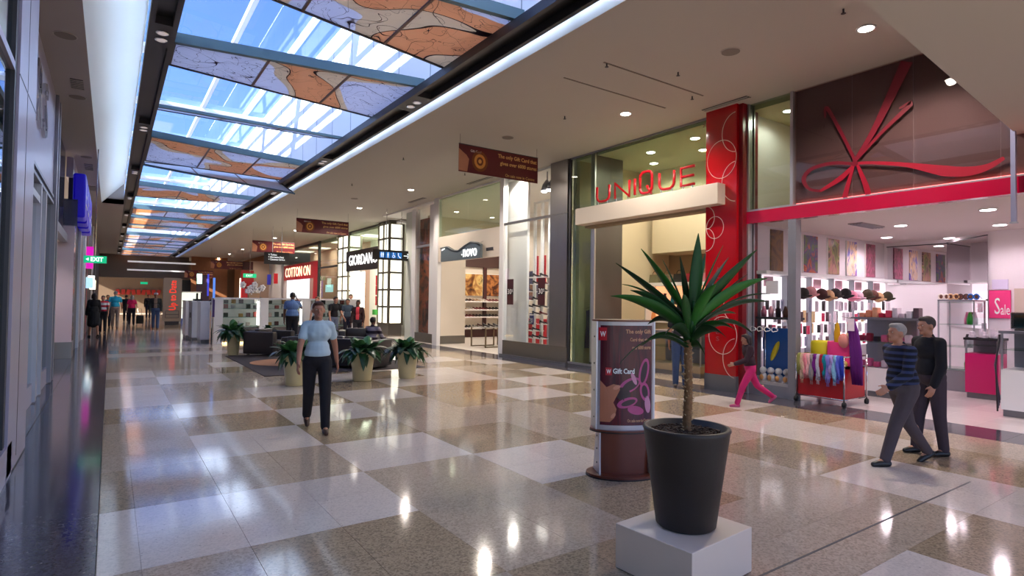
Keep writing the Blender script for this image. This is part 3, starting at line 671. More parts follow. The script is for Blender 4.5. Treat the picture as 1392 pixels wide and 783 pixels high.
# cartoon board in the window: generic blue board with yellow and white soft toys
o = B().box(10.02, 10.05, 5.52, 6.2, .28, 1.2).build('blue_board', mat('sky_blue_board', (20, 96, 180), .5)); tag(o, 'blue display board standing in the front window', 'display board')
for k in range(4):
    y = 6.12 - k * .15
    t = thing('soft_toy', ['first', 'second', 'third', 'fourth'][k] + ' white soft toy from the left in front of the blue board', 'toy', (9.9, y, .2), group='white soft toys in the front window')
    mm = mat('plush_white', (232, 226, 226), .95, bump=.5, bscale=70); b = B(); b.ell((9.9, y, .29), (.07, .07, .09)); b.build('toy_body', mm, t, True)
    B().ell((9.88, y, .43), (.06, .062, .06)).build('toy_head', mm, t, True)
    B().ell((9.83, y, .30), (.02, .04, .05)).build('toy_belly', mat('plush_orange', (236, 160, 90), .9), t, True)
for k, (y, zz) in enumerate([(5.95, .78), (5.62, .62)]):
    o = B().ell((9.98, y, zz), (.03, .05, .2), 10, 8, Matrix.Rotation(.4 - k * .5, 3, 'X')).build('yellow_petal', mat('bright_yellow', (240, 214, 20), .5), None, True); tag(o, ['upper', 'lower'][k] + ' yellow petal shape in front of the blue board', 'decoration')
t = thing('window_shelf', 'dark shelf in the front window carrying small hats and pink goods', 'shelf', (10.0, 5.88, 1.38))
B().box(9.85, 10.2, 5.52, 6.25, 1.36, 1.40).build('shelf_board', DARK, t); B().tube([(10.0, 5.6, 0.0), (10.0, 5.6, 1.36)], .015).build('shelf_leg', CHROME, t, True); B().tube([(10.0, 6.15, 0.0), (10.0, 6.15, 1.36)], .015).build('shelf_leg', CHROME, t, True)
for k in range(5):
    y = 6.18 - k * .14; c = [(190, 110, 130), (220, 150, 160), (70, 50, 45), (120, 80, 60), (200, 60, 110)][k]
    o = B().lathe([(.045, 1.40), (.05, 1.5 + .03 * (k % 3)), (.03, 1.56), (.02, 1.60)], (10.0, y, 0), 12).build('bottle', mat('win_item_%d' % k, c, .3), None, True); tag(o, ['mauve', 'pale pink', 'dark brown', 'tan', 'magenta'][k] + ' bottle on the front window shelf', 'bottle', 'bottles on the window shelf')
o = B().box(9.688, 9.69, 5.72, 5.95, 1.82, 2.05).build('hours_decal', mat('pale_decal', (190, 186, 190), .6)); tag(o, 'pale square notice stuck on the front window pane', 'notice')
b = B()
for k in range(4):
    y = 6.2 - k * .14; b.tube([(9.685, y + .06 * math.cos(a) , 1.18 + .035 * math.sin(a) * (1.3 if math.cos(a) > 0 else .8)) for a in [i * PI / 6 for i in range(13)]], .007, 5)
o = b.build('scroll_decal', LETWP); tag(o, 'row of white scroll shapes stuck on the front window pane', 'decal')

# counters
def counter(name, label, x0, x1, y0, y1, hgt, body, glassz=None, top=None):
    t = thing(name, label, 'counter', ((x0 + x1) / 2, (y0 + y1) / 2, 0))
    gz = glassz or hgt
    B().box(x0 + .02, x1 - .02, y0 + .02, y1 - .02, 0, .1).build('plinth', SKIRT, t)
    B().box(x0, x1, y0, y1, .1, gz - (.0 if glassz else .04)).build('body', body, t)
    if glassz:
        B().box(x0, x0 + .01, y0, y1, gz, hgt - .02).build('pane', GLASS, t); B().box(x0, x1, y0, y0 + .01, gz, hgt - .02).build('pane', GLASS, t)
        B().box(x1 - .02, x1, y0, y1, gz, hgt - .02).build('back_panel', FRAMEG, t)
        for (x, y) in ((x0, y0), (x0, y1 - .025), (x1 - .025, y0)): B().box(x, x + .025, y, y + .025, gz, hgt - .02).build('post', ALU, t)
        B().box(x0 + .02, x1 - .02, y0 + .02, y1 - .02, (gz + hgt) / 2, (gz + hgt) / 2 + .012).build('shelf', glass('shelf_glass', (225, 240, 232)), t)
    B().box(x0 - .02, x1 + .02, y0 - .02, y1 + .02, hgt - .04, hgt).build('countertop', top or FRAMEG, t)
    return t
counter('merchandise_counter', 'long pale grey counter with pink goods behind the red cart', 11.3, 11.9, 4.15, 5.22, 1.42, WHITEG, .52)
counter('sale_counter', 'glass counter with magenta front panel below the sale poster', 12.75, 13.2, 3.47, 3.95, 1.08, PINK, .80, BLACKM)
counter('cash_counter', 'white and grey counter at the right edge of the accessory shop', 11.05, 11.7, 1.4, 2.98, 1.28, WHITEG, .7)
gk = ['pink', 'red', 'dark', 'white']
gm = [mat('goods_pink', (226, 90, 140), .5, var=.2, vscale=20), mat('goods_red', (170, 30, 60), .5, var=.2, vscale=20), mat('goods_dark', (60, 44, 54), .5, var=.2, vscale=20), mat('goods_white', (236, 220, 228), .4, var=.1, vscale=20)]
gmesh = [B().cbox(-.055, .055, -.05, .05, 0, .12, .02).mesh('pouch', m_) for m_ in gm]
for r, zz in enumerate((.53, .985)):
    for k in range(8):
        q = [0, 0, 1, 2, 0, 3, 1][(k * 3 + r * 2) % 7]
        o = bpy.data.objects.new('pouch', gmesh[q]); COL.objects.link(o); o.location = (11.42, 4.22 + k * .125, zz); o.scale = (1, 1, 1 + .25 * math.sin(k * 2.3))
        tag(o, gk[q] + ' small pouch on the ' + ['lower', 'upper'][r] + ' shelf of the long grey counter', 'pouch', gk[q] + ' pouches, ' + ['lower', 'upper'][r] + ' counter shelf')
for k in range(9):
    c = [(236, 150, 110), (236, 150, 110), (240, 170, 130), (200, 20, 60), (220, 60, 90), (236, 220, 226), (210, 190, 200), (236, 226, 230), (90, 70, 80)][k]
    o = B().cbox(11.45, 11.62, 5.08 - k * .11, 5.17 - k * .11, 1.42, 1.50 + .05 * (k % 3), .012).build('bangle_box', mat('bangle_%d' % k, c, .4, var=.15, vscale=25)); tag(o, ['orange', 'second orange', 'peach', 'red', 'rose', 'white', 'grey', 'pearl', 'dark'][k] + ' box of bangles on top of the long grey counter', 'box', 'boxes on the long counter')
# tall glass cabinet with sunglasses on top
def CB(x0, x1, y0, y1, z0, z1): return B().box(x0 + .8, x1 + .8, y0 - .12, y1 - .12, z0, z1)
t = thing('glass_cabinet', 'tall glass display cabinet with sunglasses on its top', 'cabinet', (13.8, 4.33, 0))
CB(12.7, 13.3, 4.15, 4.75, 0, .4).build('base', FRAMEG, t)
for (x, y) in ((12.7, 4.15), (13.275, 4.15), (12.7, 4.725), (13.275, 4.725)): CB(x, x + .025, y, y + .025, .4, 1.75).build('post', ALU, t)
for s in range(4): CB(12.71, 13.29, 4.16, 4.74, .42 + s * .43, .432 + s * .43).build('shelf', glass('shelf_glass'), t)
CB(12.7, 13.3, 4.15, 4.75, 1.74, 1.77).build('top', FRAMEG, t)
CB(12.7, 12.706, 4.17, 4.73, .42, 1.74).build('pane', GLASS, t); CB(12.72, 13.28, 4.15, 4.156, .42, 1.74).build('pane', GLASS, t)
for k in range(12):
    s, i = divmod(k, 4); c = [(236, 230, 232), (60, 50, 60), (200, 200, 210), (220, 120, 160), (30, 140, 40), (40, 36, 40)][(k * 5) % 6] if s else [(40, 170, 50), (60, 160, 60), (200, 200, 200), (60, 50, 60)][i]
    o = B().lathe([(.05, 0), (.055, .1), (.03, .2), (.02, .24)], (13.6 + .12 * i, 4.13 + .08 * (i % 2), .435 + s * .43), 12).build('ornament', mat('ornament_%d' % k, c, .3), None, True); tag(o, ['lowest', 'middle', 'upper'][s] + ' shelf ornament number ' .replace(' number ', ' ') + ['far left', 'centre left', 'centre right', 'far right'][i] + ' in the tall glass cabinet', 'ornament', 'ornaments in the glass cabinet')
for k, (n, c) in enumerate([('white rimmed', (240, 226, 214)), ('gold rimmed', (226, 180, 120)), ('brown', (70, 40, 36)), ('blue', (20, 110, 200))]):
    y = 4.54 - k * .16; t = thing('sunglasses', n + ' oversized sunglasses on top of the glass cabinet', 'sunglasses', (13.55, y, 1.77), group='oversized sunglasses on the cabinet')
    mm = mat('shades_' + n.replace(' ', '_'), c, .3); b = B()
    for s in (-1, 1): b.tube([(13.55, y + s * .045 + .042 * math.cos(a), 1.83 + .05 * math.sin(a)) for a in [i * PI / 6 for i in range(13)]], .012, 6)
    b.build('rims', mm, t, True)
    b = B()
    for s in (-1, 1): b.ell((13.555, y + s * .045, 1.83), (.006, .04, .048), 12, 6)
    b.build('lenses', mat('shade_lens', (120, 80, 70), .1), t, True)
    b = B()
    for s in (-1, 1): b.tube([(13.55, y + s * .085, 1.85), (13.72, y + s * .08, 1.80)], .006, 5)
    b.build('temples', mm, t, True)
# trays of rings and a chrome frame on the counters
for k in range(8):
    y = 3.48 + k * .057
    o = B().cbox(12.78 + .1 * (k % 3), 12.9 + .1 * (k % 3), y, y + .055, 1.08, 1.14 + .05 * (k % 3), .01).build('ring_tray', mat('clear_tray', (226, 214, 222), .25, var=.2, vscale=30)); tag(o, 'clear tray of small jewellery on the magenta fronted counter', 'tray', 'clear trays on the magenta counter')
for k, y in enumerate((2.78, 2.5)):
    t = thing('mirror_stand', ['square chrome mirror stand on the counter at the right edge', 'second chrome mirror stand on the right edge counter'][k], 'mirror', (11.2, y, 1.28))
    B().cbox(11.18, 11.24, y - .12, y + .12, 1.30, 1.56, .015).build('frame', CHROME, t); B().box(11.172, 11.18, y - .075, y + .075, 1.34, 1.52).build('mirror_face', MIRR, t); B().box(11.14, 11.28, y - .06, y + .06, 1.28, 1.305).build('foot', CHROME, t)
t = thing('belt_bundle', 'bundle of dark belts hanging from the left end of the right edge counter', 'belts', (11.0, 3.02, .1))
for k in range(5):
    B().tube([(11.06 + .02 * k, 3.0, 1.22), (11.02 + .025 * k, 3.03 + .01 * k, .75), (11.05 + .02 * k, 3.03, .35), (11.08 + .03 * k, 3.03, .06 + .04 * k)], .012, 6).build('belt', mat('belt_%d' % (k % 3), [(30, 26, 30), (90, 90, 120), (60, 40, 60)][k % 3], .5), t, True)
# ---------------- UNIQUE shop
pil = struct(rbox(9.43, 10.1, 6.38, 7.05, .3, ZC, 'wall_red_pier', RED))
rbox(9.425, 10.1, 6.37, 7.06, 0, .3, 'kick_plate', SKIRT, pil)
rbox(9.50, 9.98, 6.3, 6.38, 0.02, ZC, 'side_return', mat('deep_red_side', (120, 8, 20), .3), pil)
rbox(9.78, 9.81, 6.25, 6.38, 0, ZC, 'edge_trim', ALU, pil)
rings = thing('ring_decals', 'interlocking pale circle graphics on the red pier beside the shop name', 'decal', (9.425, 6.7, 1))
RINGC = mat('pale_ring', (226, 190, 180), .5)
def arc(cy_, cz, ry, rz_, a0, a1):
    B().tube([(9.426, cy_ - ry * math.cos(a), cz + rz_ * math.sin(a)) for a in [a0 + (a1 - a0) * i / 36 for i in range(37)]], .0055, 5).build('ring', RINGC, rings)
arc(6.39, 4.82, .30, .37, PI * .52, PI * 1.48); arc(6.70, 4.36, .315, .36, 0, 2 * PI); arc(6.39, 3.90, .30, .37, PI * .52, PI * 1.48)
arc(7.04, 3.28, .19, .22, -PI / 2, PI / 2); arc(6.84, 3.08, .19, .21, 0, 2 * PI); arc(7.04, 2.86, .19, .22, -PI / 2, PI / 2)
arc(6.39, 1.58, .25, .28, PI * .52, PI * 1.48); arc(6.66, 1.04, .30, .35, 0, 2 * PI); arc(6.39, .63, .26, .36, PI * .52, PI * 1.48)
for k, ch in enumerate('ACCESSORIES'):
    text(ch, .11, (9.424, 6.80, 2.24 - k * .131), '-X', mat('faint_lettering', (150, 60, 70), .5), rings, height=.085, width=.07 if ch != 'I' else .015, ext=.001)
beam = thing('sign_beam', 'long cream box beam across the shop entrance carrying red letters', 'sign beam', (9.4, 8.65, 3.48))
B().cbox(9.2, 9.72, 6.62, 10.62, 3.49, 3.88, .006).build('beam_body', CREAM, beam)
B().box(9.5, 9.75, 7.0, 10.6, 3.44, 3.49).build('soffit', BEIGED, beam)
# letters, each a rounded bar figure standing on the beam (plane x = 9.2)
REDL = mat('red_acrylic_letter', (168, 10, 24), .25, emit=.04)
def ltr(name, strokes, label):
    t = thing('sign_letter', label, 'letter', (9.24, sum(p[0] for s in strokes for p in s) / sum(len(s) for s in strokes), 3.88), group='red letters on the sign beam')
    b = B()
    for s in strokes: b.tube([(9.24, y, z_) for (y, z_) in s], .029, 8)
    b.build('letter_face', REDL, t, True)
    ys = [p[0] for s in strokes for p in s]; zlo = min(p[1] for s in strokes for p in s)
    b = B()
    for y in ([min(ys) + .05, max(ys) - .05] if max(ys) - min(ys) > .15 else [ys[0]]): b.tube([(9.24, y, 3.87), (9.24, y, zlo)], .012, 6)
    b.build('stud', CHROME, t)
def U_(a, b_, z0, z1, r=.13):
    return [(a, z1), (a, z0 + r)] + [(a - r + r * math.cos(q), z0 + r - r * math.sin(q)) for q in [i * PI / 12 for i in range(1, 7)]] + [(b_ + r - r * math.sin(q), z0 + r - r * math.cos(q)) for q in [i * PI / 12 for i in range(0, 7)]] + [(b_, z1)]
z0, z1 = 3.95, 4.30
ltr('U', [U_(9.90, 9.50, z0, z1)], 'first red letter U at the left end of the sign beam')
ltr('N', [[(9.32, z0), (9.32, z1), (8.88, z0), (8.88, z1)]], 'red letter N on the sign beam')
ltr('I', [[(8.72, z0), (8.72, z1)]], 'red letter I on the sign beam')
qr = .11; a, b_ = 8.57, 8.24; zz0, zz1 = 3.95, 4.40
Q = [(a, zz0 + qr), (a, zz1 - qr)] + [(a - qr + qr * math.cos(q), zz1 - qr + qr * math.sin(q)) for q in [i * PI / 10 for i in range(6)]] + [(b_ + qr - qr * math.sin(q), zz1 - qr + qr * math.cos(q)) for q in [i * PI / 10 for i in range(6)]] + [(b_, zz0 + qr)] + [(b_ + qr - qr * math.cos(q), zz0 + qr - qr * math.sin(q)) for q in [i * PI / 10 for i in range(6)]] + [(a - qr + qr * math.sin(q), zz0 + qr - qr * math.cos(q)) for q in [i * PI / 10 for i in range(6)]]
ltr('Q', [Q, [(8.38, 4.10), (8.26, 3.92)]], 'tall red letter Q on the sign beam')
ltr('U', [U_(8.04, 7.66, z0, z1)], 'second red letter U between Q and E on the sign beam')
ltr('E', [[(7.17, z1), (7.49, z1), (7.49, z0), (7.17, z0)], [(7.49, 4.125), (7.19, 4.125)]], 'red letter E at the right end of the sign beam')
# upper glazing, column, side window
w = struct(rbox(9.68, 9.74, 7.05, 11.42, ZC - .04, ZC, 'window_5', FRAMEG))
for a, b_ in ((7.06, 9.85), (9.86, 11.4)): rbox(9.70, 9.71, a, b_, 3.88 if a < 9 else 3.88, ZC - .04, 'pane', GLASSG, w)
rbox(9.70, 9.71, 10.6, 11.4, .1, 3.88, 'pane', GLASSG, w); rbox(9.68, 9.73, 11.36, 11.43, 0, ZC, 'mullion', DARK, w); rbox(9.67, 9.73, 10.55, 11.4, .05, .11, 'sill', ALU, w); rbox(9.67, 9.73, 10.55, 11.4, 0, .06, 'kick', SKIRT, w)
text('2003', .09, (9.69, 7.32, 5.16), '-X', DARK, w, width=.2, height=.06, ext=.001)
colm = struct(rbox(9.72, 10.68, 10.5, 10.62, 0, ZC - .02, 'wall_steel_column', mat('column_steel', (92, 87, 85), .4, .4, var=.05)))
rbox(9.715, 9.78, 10.495, 10.64, 0, .16, 'kick', SKIRT, colm); rbox(9.71, 9.76, 10.49, 10.63, .16, ZC - .02, 'front_face', ALU, colm)
rbox(9.85, 14.0, 11.2, 11.32, 0, 5.3, 'wall_unique_left', BEIGE, st=True)
rbox(9.8, 14.0, 6.45, 11.3, 5.26, 5.34, 'ceiling_unique', mat('unique_ceiling', (216, 214, 190), .9), st=True)
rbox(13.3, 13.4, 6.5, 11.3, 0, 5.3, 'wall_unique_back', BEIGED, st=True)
rbox(12.3, 13.3, 6.5, 10.95, 3.0, 5.3, 'wall_unique_bulkhead', BEIGE, st=True)
rbox(9.85, 13.3, 6.5, 6.56, 0, 5.3, 'wall_unique_right', BEIGE, st=True)
for k, (x, y) in enumerate([(10.45, 8.1), (10.6, 9.5), (11.4, 8.6), (11.5, 10.2), (10.9, 7.2)]):
    shop_lamp(x, y, 5.26, 112, ['downlight behind the shop glass above the letter E', 'downlight behind the shop glass above the letters N and I', 'rear downlight behind the glass above the second U', 'rear downlight near the steel column inside the beige shop', 'downlight inside the beige shop by the red pier'][k], 'downlights behind the red lettering', (1, .93, .78), .1, 160)
shop_lamp(12.9, 8.9, 3.0, 22, 'single downlight under the beige bulkhead at the back', 'bulkhead lights', (1, .9, .75), .09, 150)
# back counter: shelf with handbags, lit jewellery display, glass counter
dc = thing('bag_display', 'pale display unit with a lit shelf of jewellery under the handbags', 'display', (12.6, 9.9, 0))
B().box(12.28, 12.75, 7.1, 11.18, 2.10, 2.19).build('top_shelf', WHITEG, dc); B().box(12.70, 12.75, 7.1, 11.18, 1.15, 2.1).build('back_panel', mat('warm_lit_back', (255, 190, 140), .5, emit=.7), dc)
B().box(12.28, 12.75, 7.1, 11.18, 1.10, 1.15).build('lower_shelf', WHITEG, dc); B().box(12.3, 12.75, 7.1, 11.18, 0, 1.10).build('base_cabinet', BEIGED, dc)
for y in (7.1, 8.46, 9.82, 11.15): B().box(12.28, 12.72, y, y + .03, 1.15, 2.10).build('divider', WHITEG, dc)
bagc = [('olive', (110, 106, 80)), ('taupe', (120, 104, 84)), ('black', (26, 24, 26)), ('dark red', (130, 30, 40)), ('rose', (190, 120, 130)), ('brown', (90, 60, 46)), ('stone', (160, 150, 130)), ('plum', (80, 30, 50))]
for k, (n, c) in enumerate(bagc):
    y = 11.0 - k * .42; t = thing('handbag', n + ' handbag on the high shelf of the beige shop', 'handbag', (12.5, y, 2.19), group='handbags on the high shelf'); mm = mat('bag_' + n.replace(' ', '_'), c, .5, var=.1)
    B().prism([(12.42, y - .17, 2.19), (12.42, y + .17, 2.19), (12.42, y + .13, 2.42), (12.42, y - .13, 2.42)], (.14, 0, 0)).build('bag_body', mm, t)
    B().tube([(12.49, y - .09 * math.cos(a), 2.42 + .10 * math.sin(a)) for a in [i * PI / 8 for i in range(9)]], .01, 6).build('handle', mm, t, True)
jw = [(230, 150, 90), (60, 40, 40), (240, 200, 150), (190, 60, 70), (40, 60, 70), (250, 230, 200), (150, 80, 60), (220, 180, 60), (30, 120, 140)]
for k in range(40):
    r, i = divmod(k, 20); y = 11.05 - i * .2; zz = 1.15 if r == 0 else 1.6; c = jw[(k * 7) % 9]
    o = B().lathe([(.05, 0), (.07, .06), (.05, .2), (.03, .24), (.045, .3)], (12.5 + .08 * (i % 2), y, zz), 8).build('trinket', mat('trinket_%d' % ((k * 7) % 9), c, .4)); tag(o, ['lower', 'upper'][r] + ' row trinket in the warm lit display below the handbags', 'trinket', ['lower', 'upper'][r] + ' row of trinkets')
B().box(12.4, 12.65, 7.1, 11.15, 1.58, 1.6).build('mid_shelf', glass('shelf_glass'), dc)
gc = counter('glass_counter', 'glass fronted counter behind the person in jeans', 10.55, 11.2, 8.0, 9.5, 1.0, BEIGED, .25)
dm = thing('hanging_garment', 'purple garment hanging in the side window by the steel column', 'garment', (10.1, 11.0, .45))
b = B()
for k in range(5): b.tube([(10.1, 10.82 + .08 * k, 1.45 - .02 * abs(k - 2)), (10.1 + .01 * k, 10.80 + .09 * k, 1.0), (10.1, 10.79 + .095 * k, .45)], [.035, .05, .055], 8)
b.build('cloth', mat('purple_cloth', (80, 40, 120), .8), dm, True); B().tube([(10.1, 10.8, 1.46), (10.1, 11.0, 1.52), (10.1, 11.2, 1.46)], .01).build('hanger', CHROME, dm); B().tube([(10.1, 11.0, 1.52), (10.1, 11.0, 2.4)], .006).build('hook', CHROME, dm)
o = B().box(10.35, 10.37, 10.72, 11.1, 0, 2.0).build('teal_banner', mat('teal_cloth', (90, 140, 140), .6)); tag(o, 'pale teal banner standing in the side window behind the purple garment', 'banner')

# ---------------- shoe shop (window, recessed entrance)
w = struct(rbox(9.66, 9.75, 11.43, 14.52, 0, .47, 'window_6', STEELD)); w['kind'] = 'structure'
rbox(9.62, 9.66, 11.43, 14.52, 0, .06, 'skirting', SKIRT, w)
rbox(9.65, 9.76, 11.45, 12.16, .47, 3.93, 'steel_panel', STEEL, w); rbox(9.65, 9.76, 11.45, 12.16, 3.94, ZC, 'steel_panel', STEEL, w)
rbox(9.66, 9.72, 12.16, 14.4, 3.90, 3.97, 'transom', STEEL, w)
rbox(9.69, 9.70, 12.16, 14.4, .47, 3.90, 'pane', GLASS, w); rbox(9.69, 9.70, 12.16, 14.4, 3.97, ZC, 'pane', GLASS, w)
rbox(9.64, 9.80, 14.4, 14.6, .0, ZC, 'mullion', WHITEG, w)
partn = struct(rbox(10.0, 10.08, 13.66, 14.85, .4, 5.27, 'wall_window_screen', WHITE)); partn['kind'] = 'structure'
STK = mat('sticker_maroon', (70, 22, 28), .5)
for k, y in enumerate((14.05, 12.55)):
    t = thing('sale_sticker', ['maroon sticker reading 30 on the white window screen', 'maroon sticker reading 30 in front of the shoe tower'][k], 'sticker', (9.685, y, 1.53))
    B().box(9.682, 9.688, y - .16, y + .16, 1.53, 2.28).build('sticker_face', STK, t); B().box(9.679, 9.682, y - .16, y + .16, 1.82, 2.0).build('stripe', mat('sticker_black', (24, 20, 20), .5), t)
    text('30', .2, (9.677, y + .13, 1.84), '-X', LETWP, t, width=.2, height=.15, ext=.001); text('%', .1, (9.677, y - .08, 1.9), '-X', LETWP, t, width=.06, height=.08, ext=.001)
# fascia + upper glass over the entrance
w = struct(rbox(9.68, 9.80, 14.6, 18.75, 3.0, 3.90, 'window_7', CREAM))
rbox(9.70, 9.71, 14.6, 16.6, 3.90, 5.28, 'pane', GLASSG, w); rbox(9.70, 9.71, 16.62, 18.65, 3.90, 5.28, 'pane', GLASSG, w); rbox(9.66, 9.76, 14.6, 18.75, 5.28, ZC, 'head', WHITEG, w)
rbox(9.66, 9.8, 18.65, 19.0, 0, ZC, 'mullion', WHITEG, w)
for y in (15.0, 17.0): B().box(9.67, 9.68, y, y + .4, 3.2, 3.3).build('vent_slot', DARK, w)
# lit hanging sign of the shoe shop: waved grey glass
t = thing('shop_sign', 'grey waved glass sign with glowing white lettering over the shoe shop entrance', 'sign', (9.5, 16.7, 2.95))
top = [(18.15, 3.48), (17.7, 3.5), (17.3, 3.36), (16.9, 3.32), (16.5, 3.45), (16.1, 3.55), (15.75, 3.5), (15.5, 3.42)]
B().prism([(9.52, y, z_) for y, z_ in top] + [(9.52, 15.5, 2.98), (9.52, 18.15, 2.98)], (.08, 0, 0)).build('sign_back', mat('sign_grey', (110, 122, 128), .25, .3), t)
B().tube([(9.51, y, z_ - .03) for y, z_ in top], .03, 6).build('wave_trim', mat('wave_dark', (60, 70, 80), .3), t, True)
text('novo', .5, (9.50, 16.55, 3.06), '-X', LETW, t, width=.86, height=.25, ext=.006); text('.', .5, (9.5, 16.66, 3.12), '-X', LETW, t, width=.05)
B().prism([(9.5, 18.05, 3.40), (9.5, 17.85, 3.46), (9.5, 17.85, 3.42), (9.5, 18.05, 3.36)], (.015, 0, 0)).build('light_dash', LETW, t)
for y in (15.6, 18.0): B().tube([(9.55, y, 3.45), (9.72, y, 3.55)], .012).build('bracket', CHROME, t)
# entrance side wall, interior
pnl = struct(rbox(10.05, 11.2, 19.3, 19.45, .3, 3.4, 'wall_entrance_panel', CREAM)); rbox(10.04, 11.21, 19.29, 19.46, 0, .3, 'kick', STEELD, pnl); rbox(10.1, 10.14, 19.28, 19.30, .3, 3.2, 'door_track', ALU, pnl)
B().box(10.06, 10.08, 19.27, 19.30, 1.2, 1.36).build('lock_plate', CHROME, pnl)
struct(rbox(9.8, 15.2, 11.35, 24.2, 5.28, 5.34, 'ceiling_shoe_shop', WHITE))
struct(rbox(15.0, 15.2, 11.35, 24.2, 0, 5.3, 'wall_shoe_shop_right', CREAM)); struct(rbox(9.85, 15.0, 11.36, 11.44, 0, 5.3, 'wall_shoe_shop_front', WHITE))
struct(rbox(11.2, 15.0, 22.5, 22.6, 0, 5.3, 'wall_shoe_shop_back', CREAM))
struct(rbox(11.0, 15.0, 22.44, 22.5, 3.15, 4.4, 'trim_7', mat('dark_brown_band', (64, 40, 36), .6)))
struct(rbox(11.2, 15, 22.42, 22.5, 0.0, .33, 'baseboard_back', mat('maroon_base', (70, 30, 30), .5)))
struct(rbox(13.97, 14.12, 22.38, 22.5, .3, 3.15, 'trim_8', mat('maroon_base', (70, 30, 30), .5)))
for k, (a, b_, cols_) in enumerate([(12.7, 13.92, [(40, 20, 10), (110, 60, 20), (190, 140, 80), (220, 190, 120), (60, 30, 10)]), (14.15, 14.95, [(30, 14, 10), (90, 40, 20), (200, 130, 70), (60, 30, 20)])]):
    t = thing('wall_picture', ['sepia photograph of seated figures above the shoe shelves', 'darker sepia photograph right of the maroon strip'][k], 'picture', ((a + b_) / 2, 22.44, 1.86))
    B().box(a, b_, 22.42, 22.46, 1.86, 2.84).build('picture', photo('sepia_%d' % k, cols_, 1.8, seed=k + 9), t); B().box(a - .03, b_ + .03, 22.45, 22.49, 1.83, 2.87).build('edge', WHITE, t)
shc = [(40, 26, 24), (70, 40, 34), (120, 60, 60), (30, 30, 34), (170, 140, 110), (110, 30, 40), (60, 60, 60), (200, 190, 180)]
def shoe_mesh(c, i):
    b = B(); b.prism([(-.035, -.12, 0), (-.035, .10, .05), (-.035, .12, .09), (-.035, .09, .11), (-.035, .03, .075), (-.035, -.08, .05), (-.035, -.13, .03)], (.07, 0, 0)); b.box(-.02, .02, .085, .11, 0, .06)
    return b.mesh('shoe', mat('shoe_%d' % i, c, .4))
SHM = [shoe_mesh(c, i) for i, c in enumerate(shc)]
shn = ['dark brown', 'brown', 'dusty red', 'black', 'tan', 'dark red', 'grey', 'pale']
def put_shoe(x, y, z_, rz, q, label, group):
    o = bpy.data.objects.new('shoe', SHM[q]); COL.objects.link(o); o.location = (x, y, z_); o.rotation_euler = (0, 0, rz); tag(o, label, 'shoe', group); return o
for s, zz in enumerate((.45, .93, 1.25, 1.62)):
    o = B().box(12.6, 14.98, 22.1, 22.5, zz - .05, zz).build('wall_shelf', WHITEG); tag(o, ['lowest', 'second', 'third', 'top'][s] + ' white shoe shelf on the back wall of the shoe shop', 'shelf', 'shoe shelves')
    for k in range(13):
        q = (k // 2 * 3 + s * 2) % 8
        put_shoe(12.72 + k * .175, 22.25, zz, (k % 2) * .1 + .3, q, shn[q] + ' shoe on the ' + ['lowest', 'second', 'third', 'top'][s] + ' shelf of the back wall', shn[q] + ' shoes on the ' + ['lowest', 'second', 'third', 'top'][s] + ' shelf')
# nested steel tables at the entrance
def table(name, label, x0, x1, y0, y1, h):
    t = thing(name, label, 'table', ((x0 + x1) / 2, (y0 + y1) / 2, 0)); BR = mat('bronze_tube', (120, 104, 84), .35, .7)
    B().box(x0, x1, y0, y1, h - .03, h).build('tabletop', mat('grey_top', (150, 146, 138), .3), t)
    for (x, y) in ((x0, y0), (x1 - .04, y0), (x0, y1 - .04), (x1 - .04, y1 - .04)): B().box(x, x + .04, y, y + .04, 0, h - .03).build('leg', BR, t)
    B().box(x0, x1, y0, y0 + .04, 0.0, .03).build('stretcher', BR, t); B().box(x0, x1, y1 - .04, y1, 0, .03).build('stretcher', BR, t)
    return t
table('display_table', 'low bronze legged table of shoes in the shoe shop entrance', 10.7, 11.7, 17.0, 18.0, .72)
table('display_table', 'taller bronze legged table behind the low shoe table', 11.9, 12.7, 17.2, 18.1, .98)
for k in range(8): put_shoe(10.85 + .22 * (k % 4), 17.2 + .4 * (k // 4), .72, .5, [3, 0, 6, 3, 1, 3, 0, 6][k], shn[[3, 0, 6, 3, 1, 3, 0, 6][k]] + ' shoe on the low table', shn[[3, 0, 6, 3, 1, 3, 0, 6][k]] + ' shoes on the low table')
for k in range(8): put_shoe(12.0 + .18 * (k % 4), 17.4 + .35 * (k // 4), .98, .5, [5, 3, 0, 3, 3, 5, 1, 3][k], shn[[5, 3, 0, 3, 3, 5, 1, 3][k]] + ' shoe on the taller table', shn[[5, 3, 0, 3, 3, 5, 1, 3][k]] + ' shoes on the taller table')
t = thing('price_stand', 'blue price stand on the taller shoe table', 'sign', (12.4, 17.95, .98)); B().box(12.27, 12.55, 17.95, 17.97, 1.0, 1.5).build('card', mat('blue_card', (70, 70, 130), .5), t); B().box(12.3, 12.52, 17.91, 18.01, .98, 1.0).build('foot', CHROME, t)
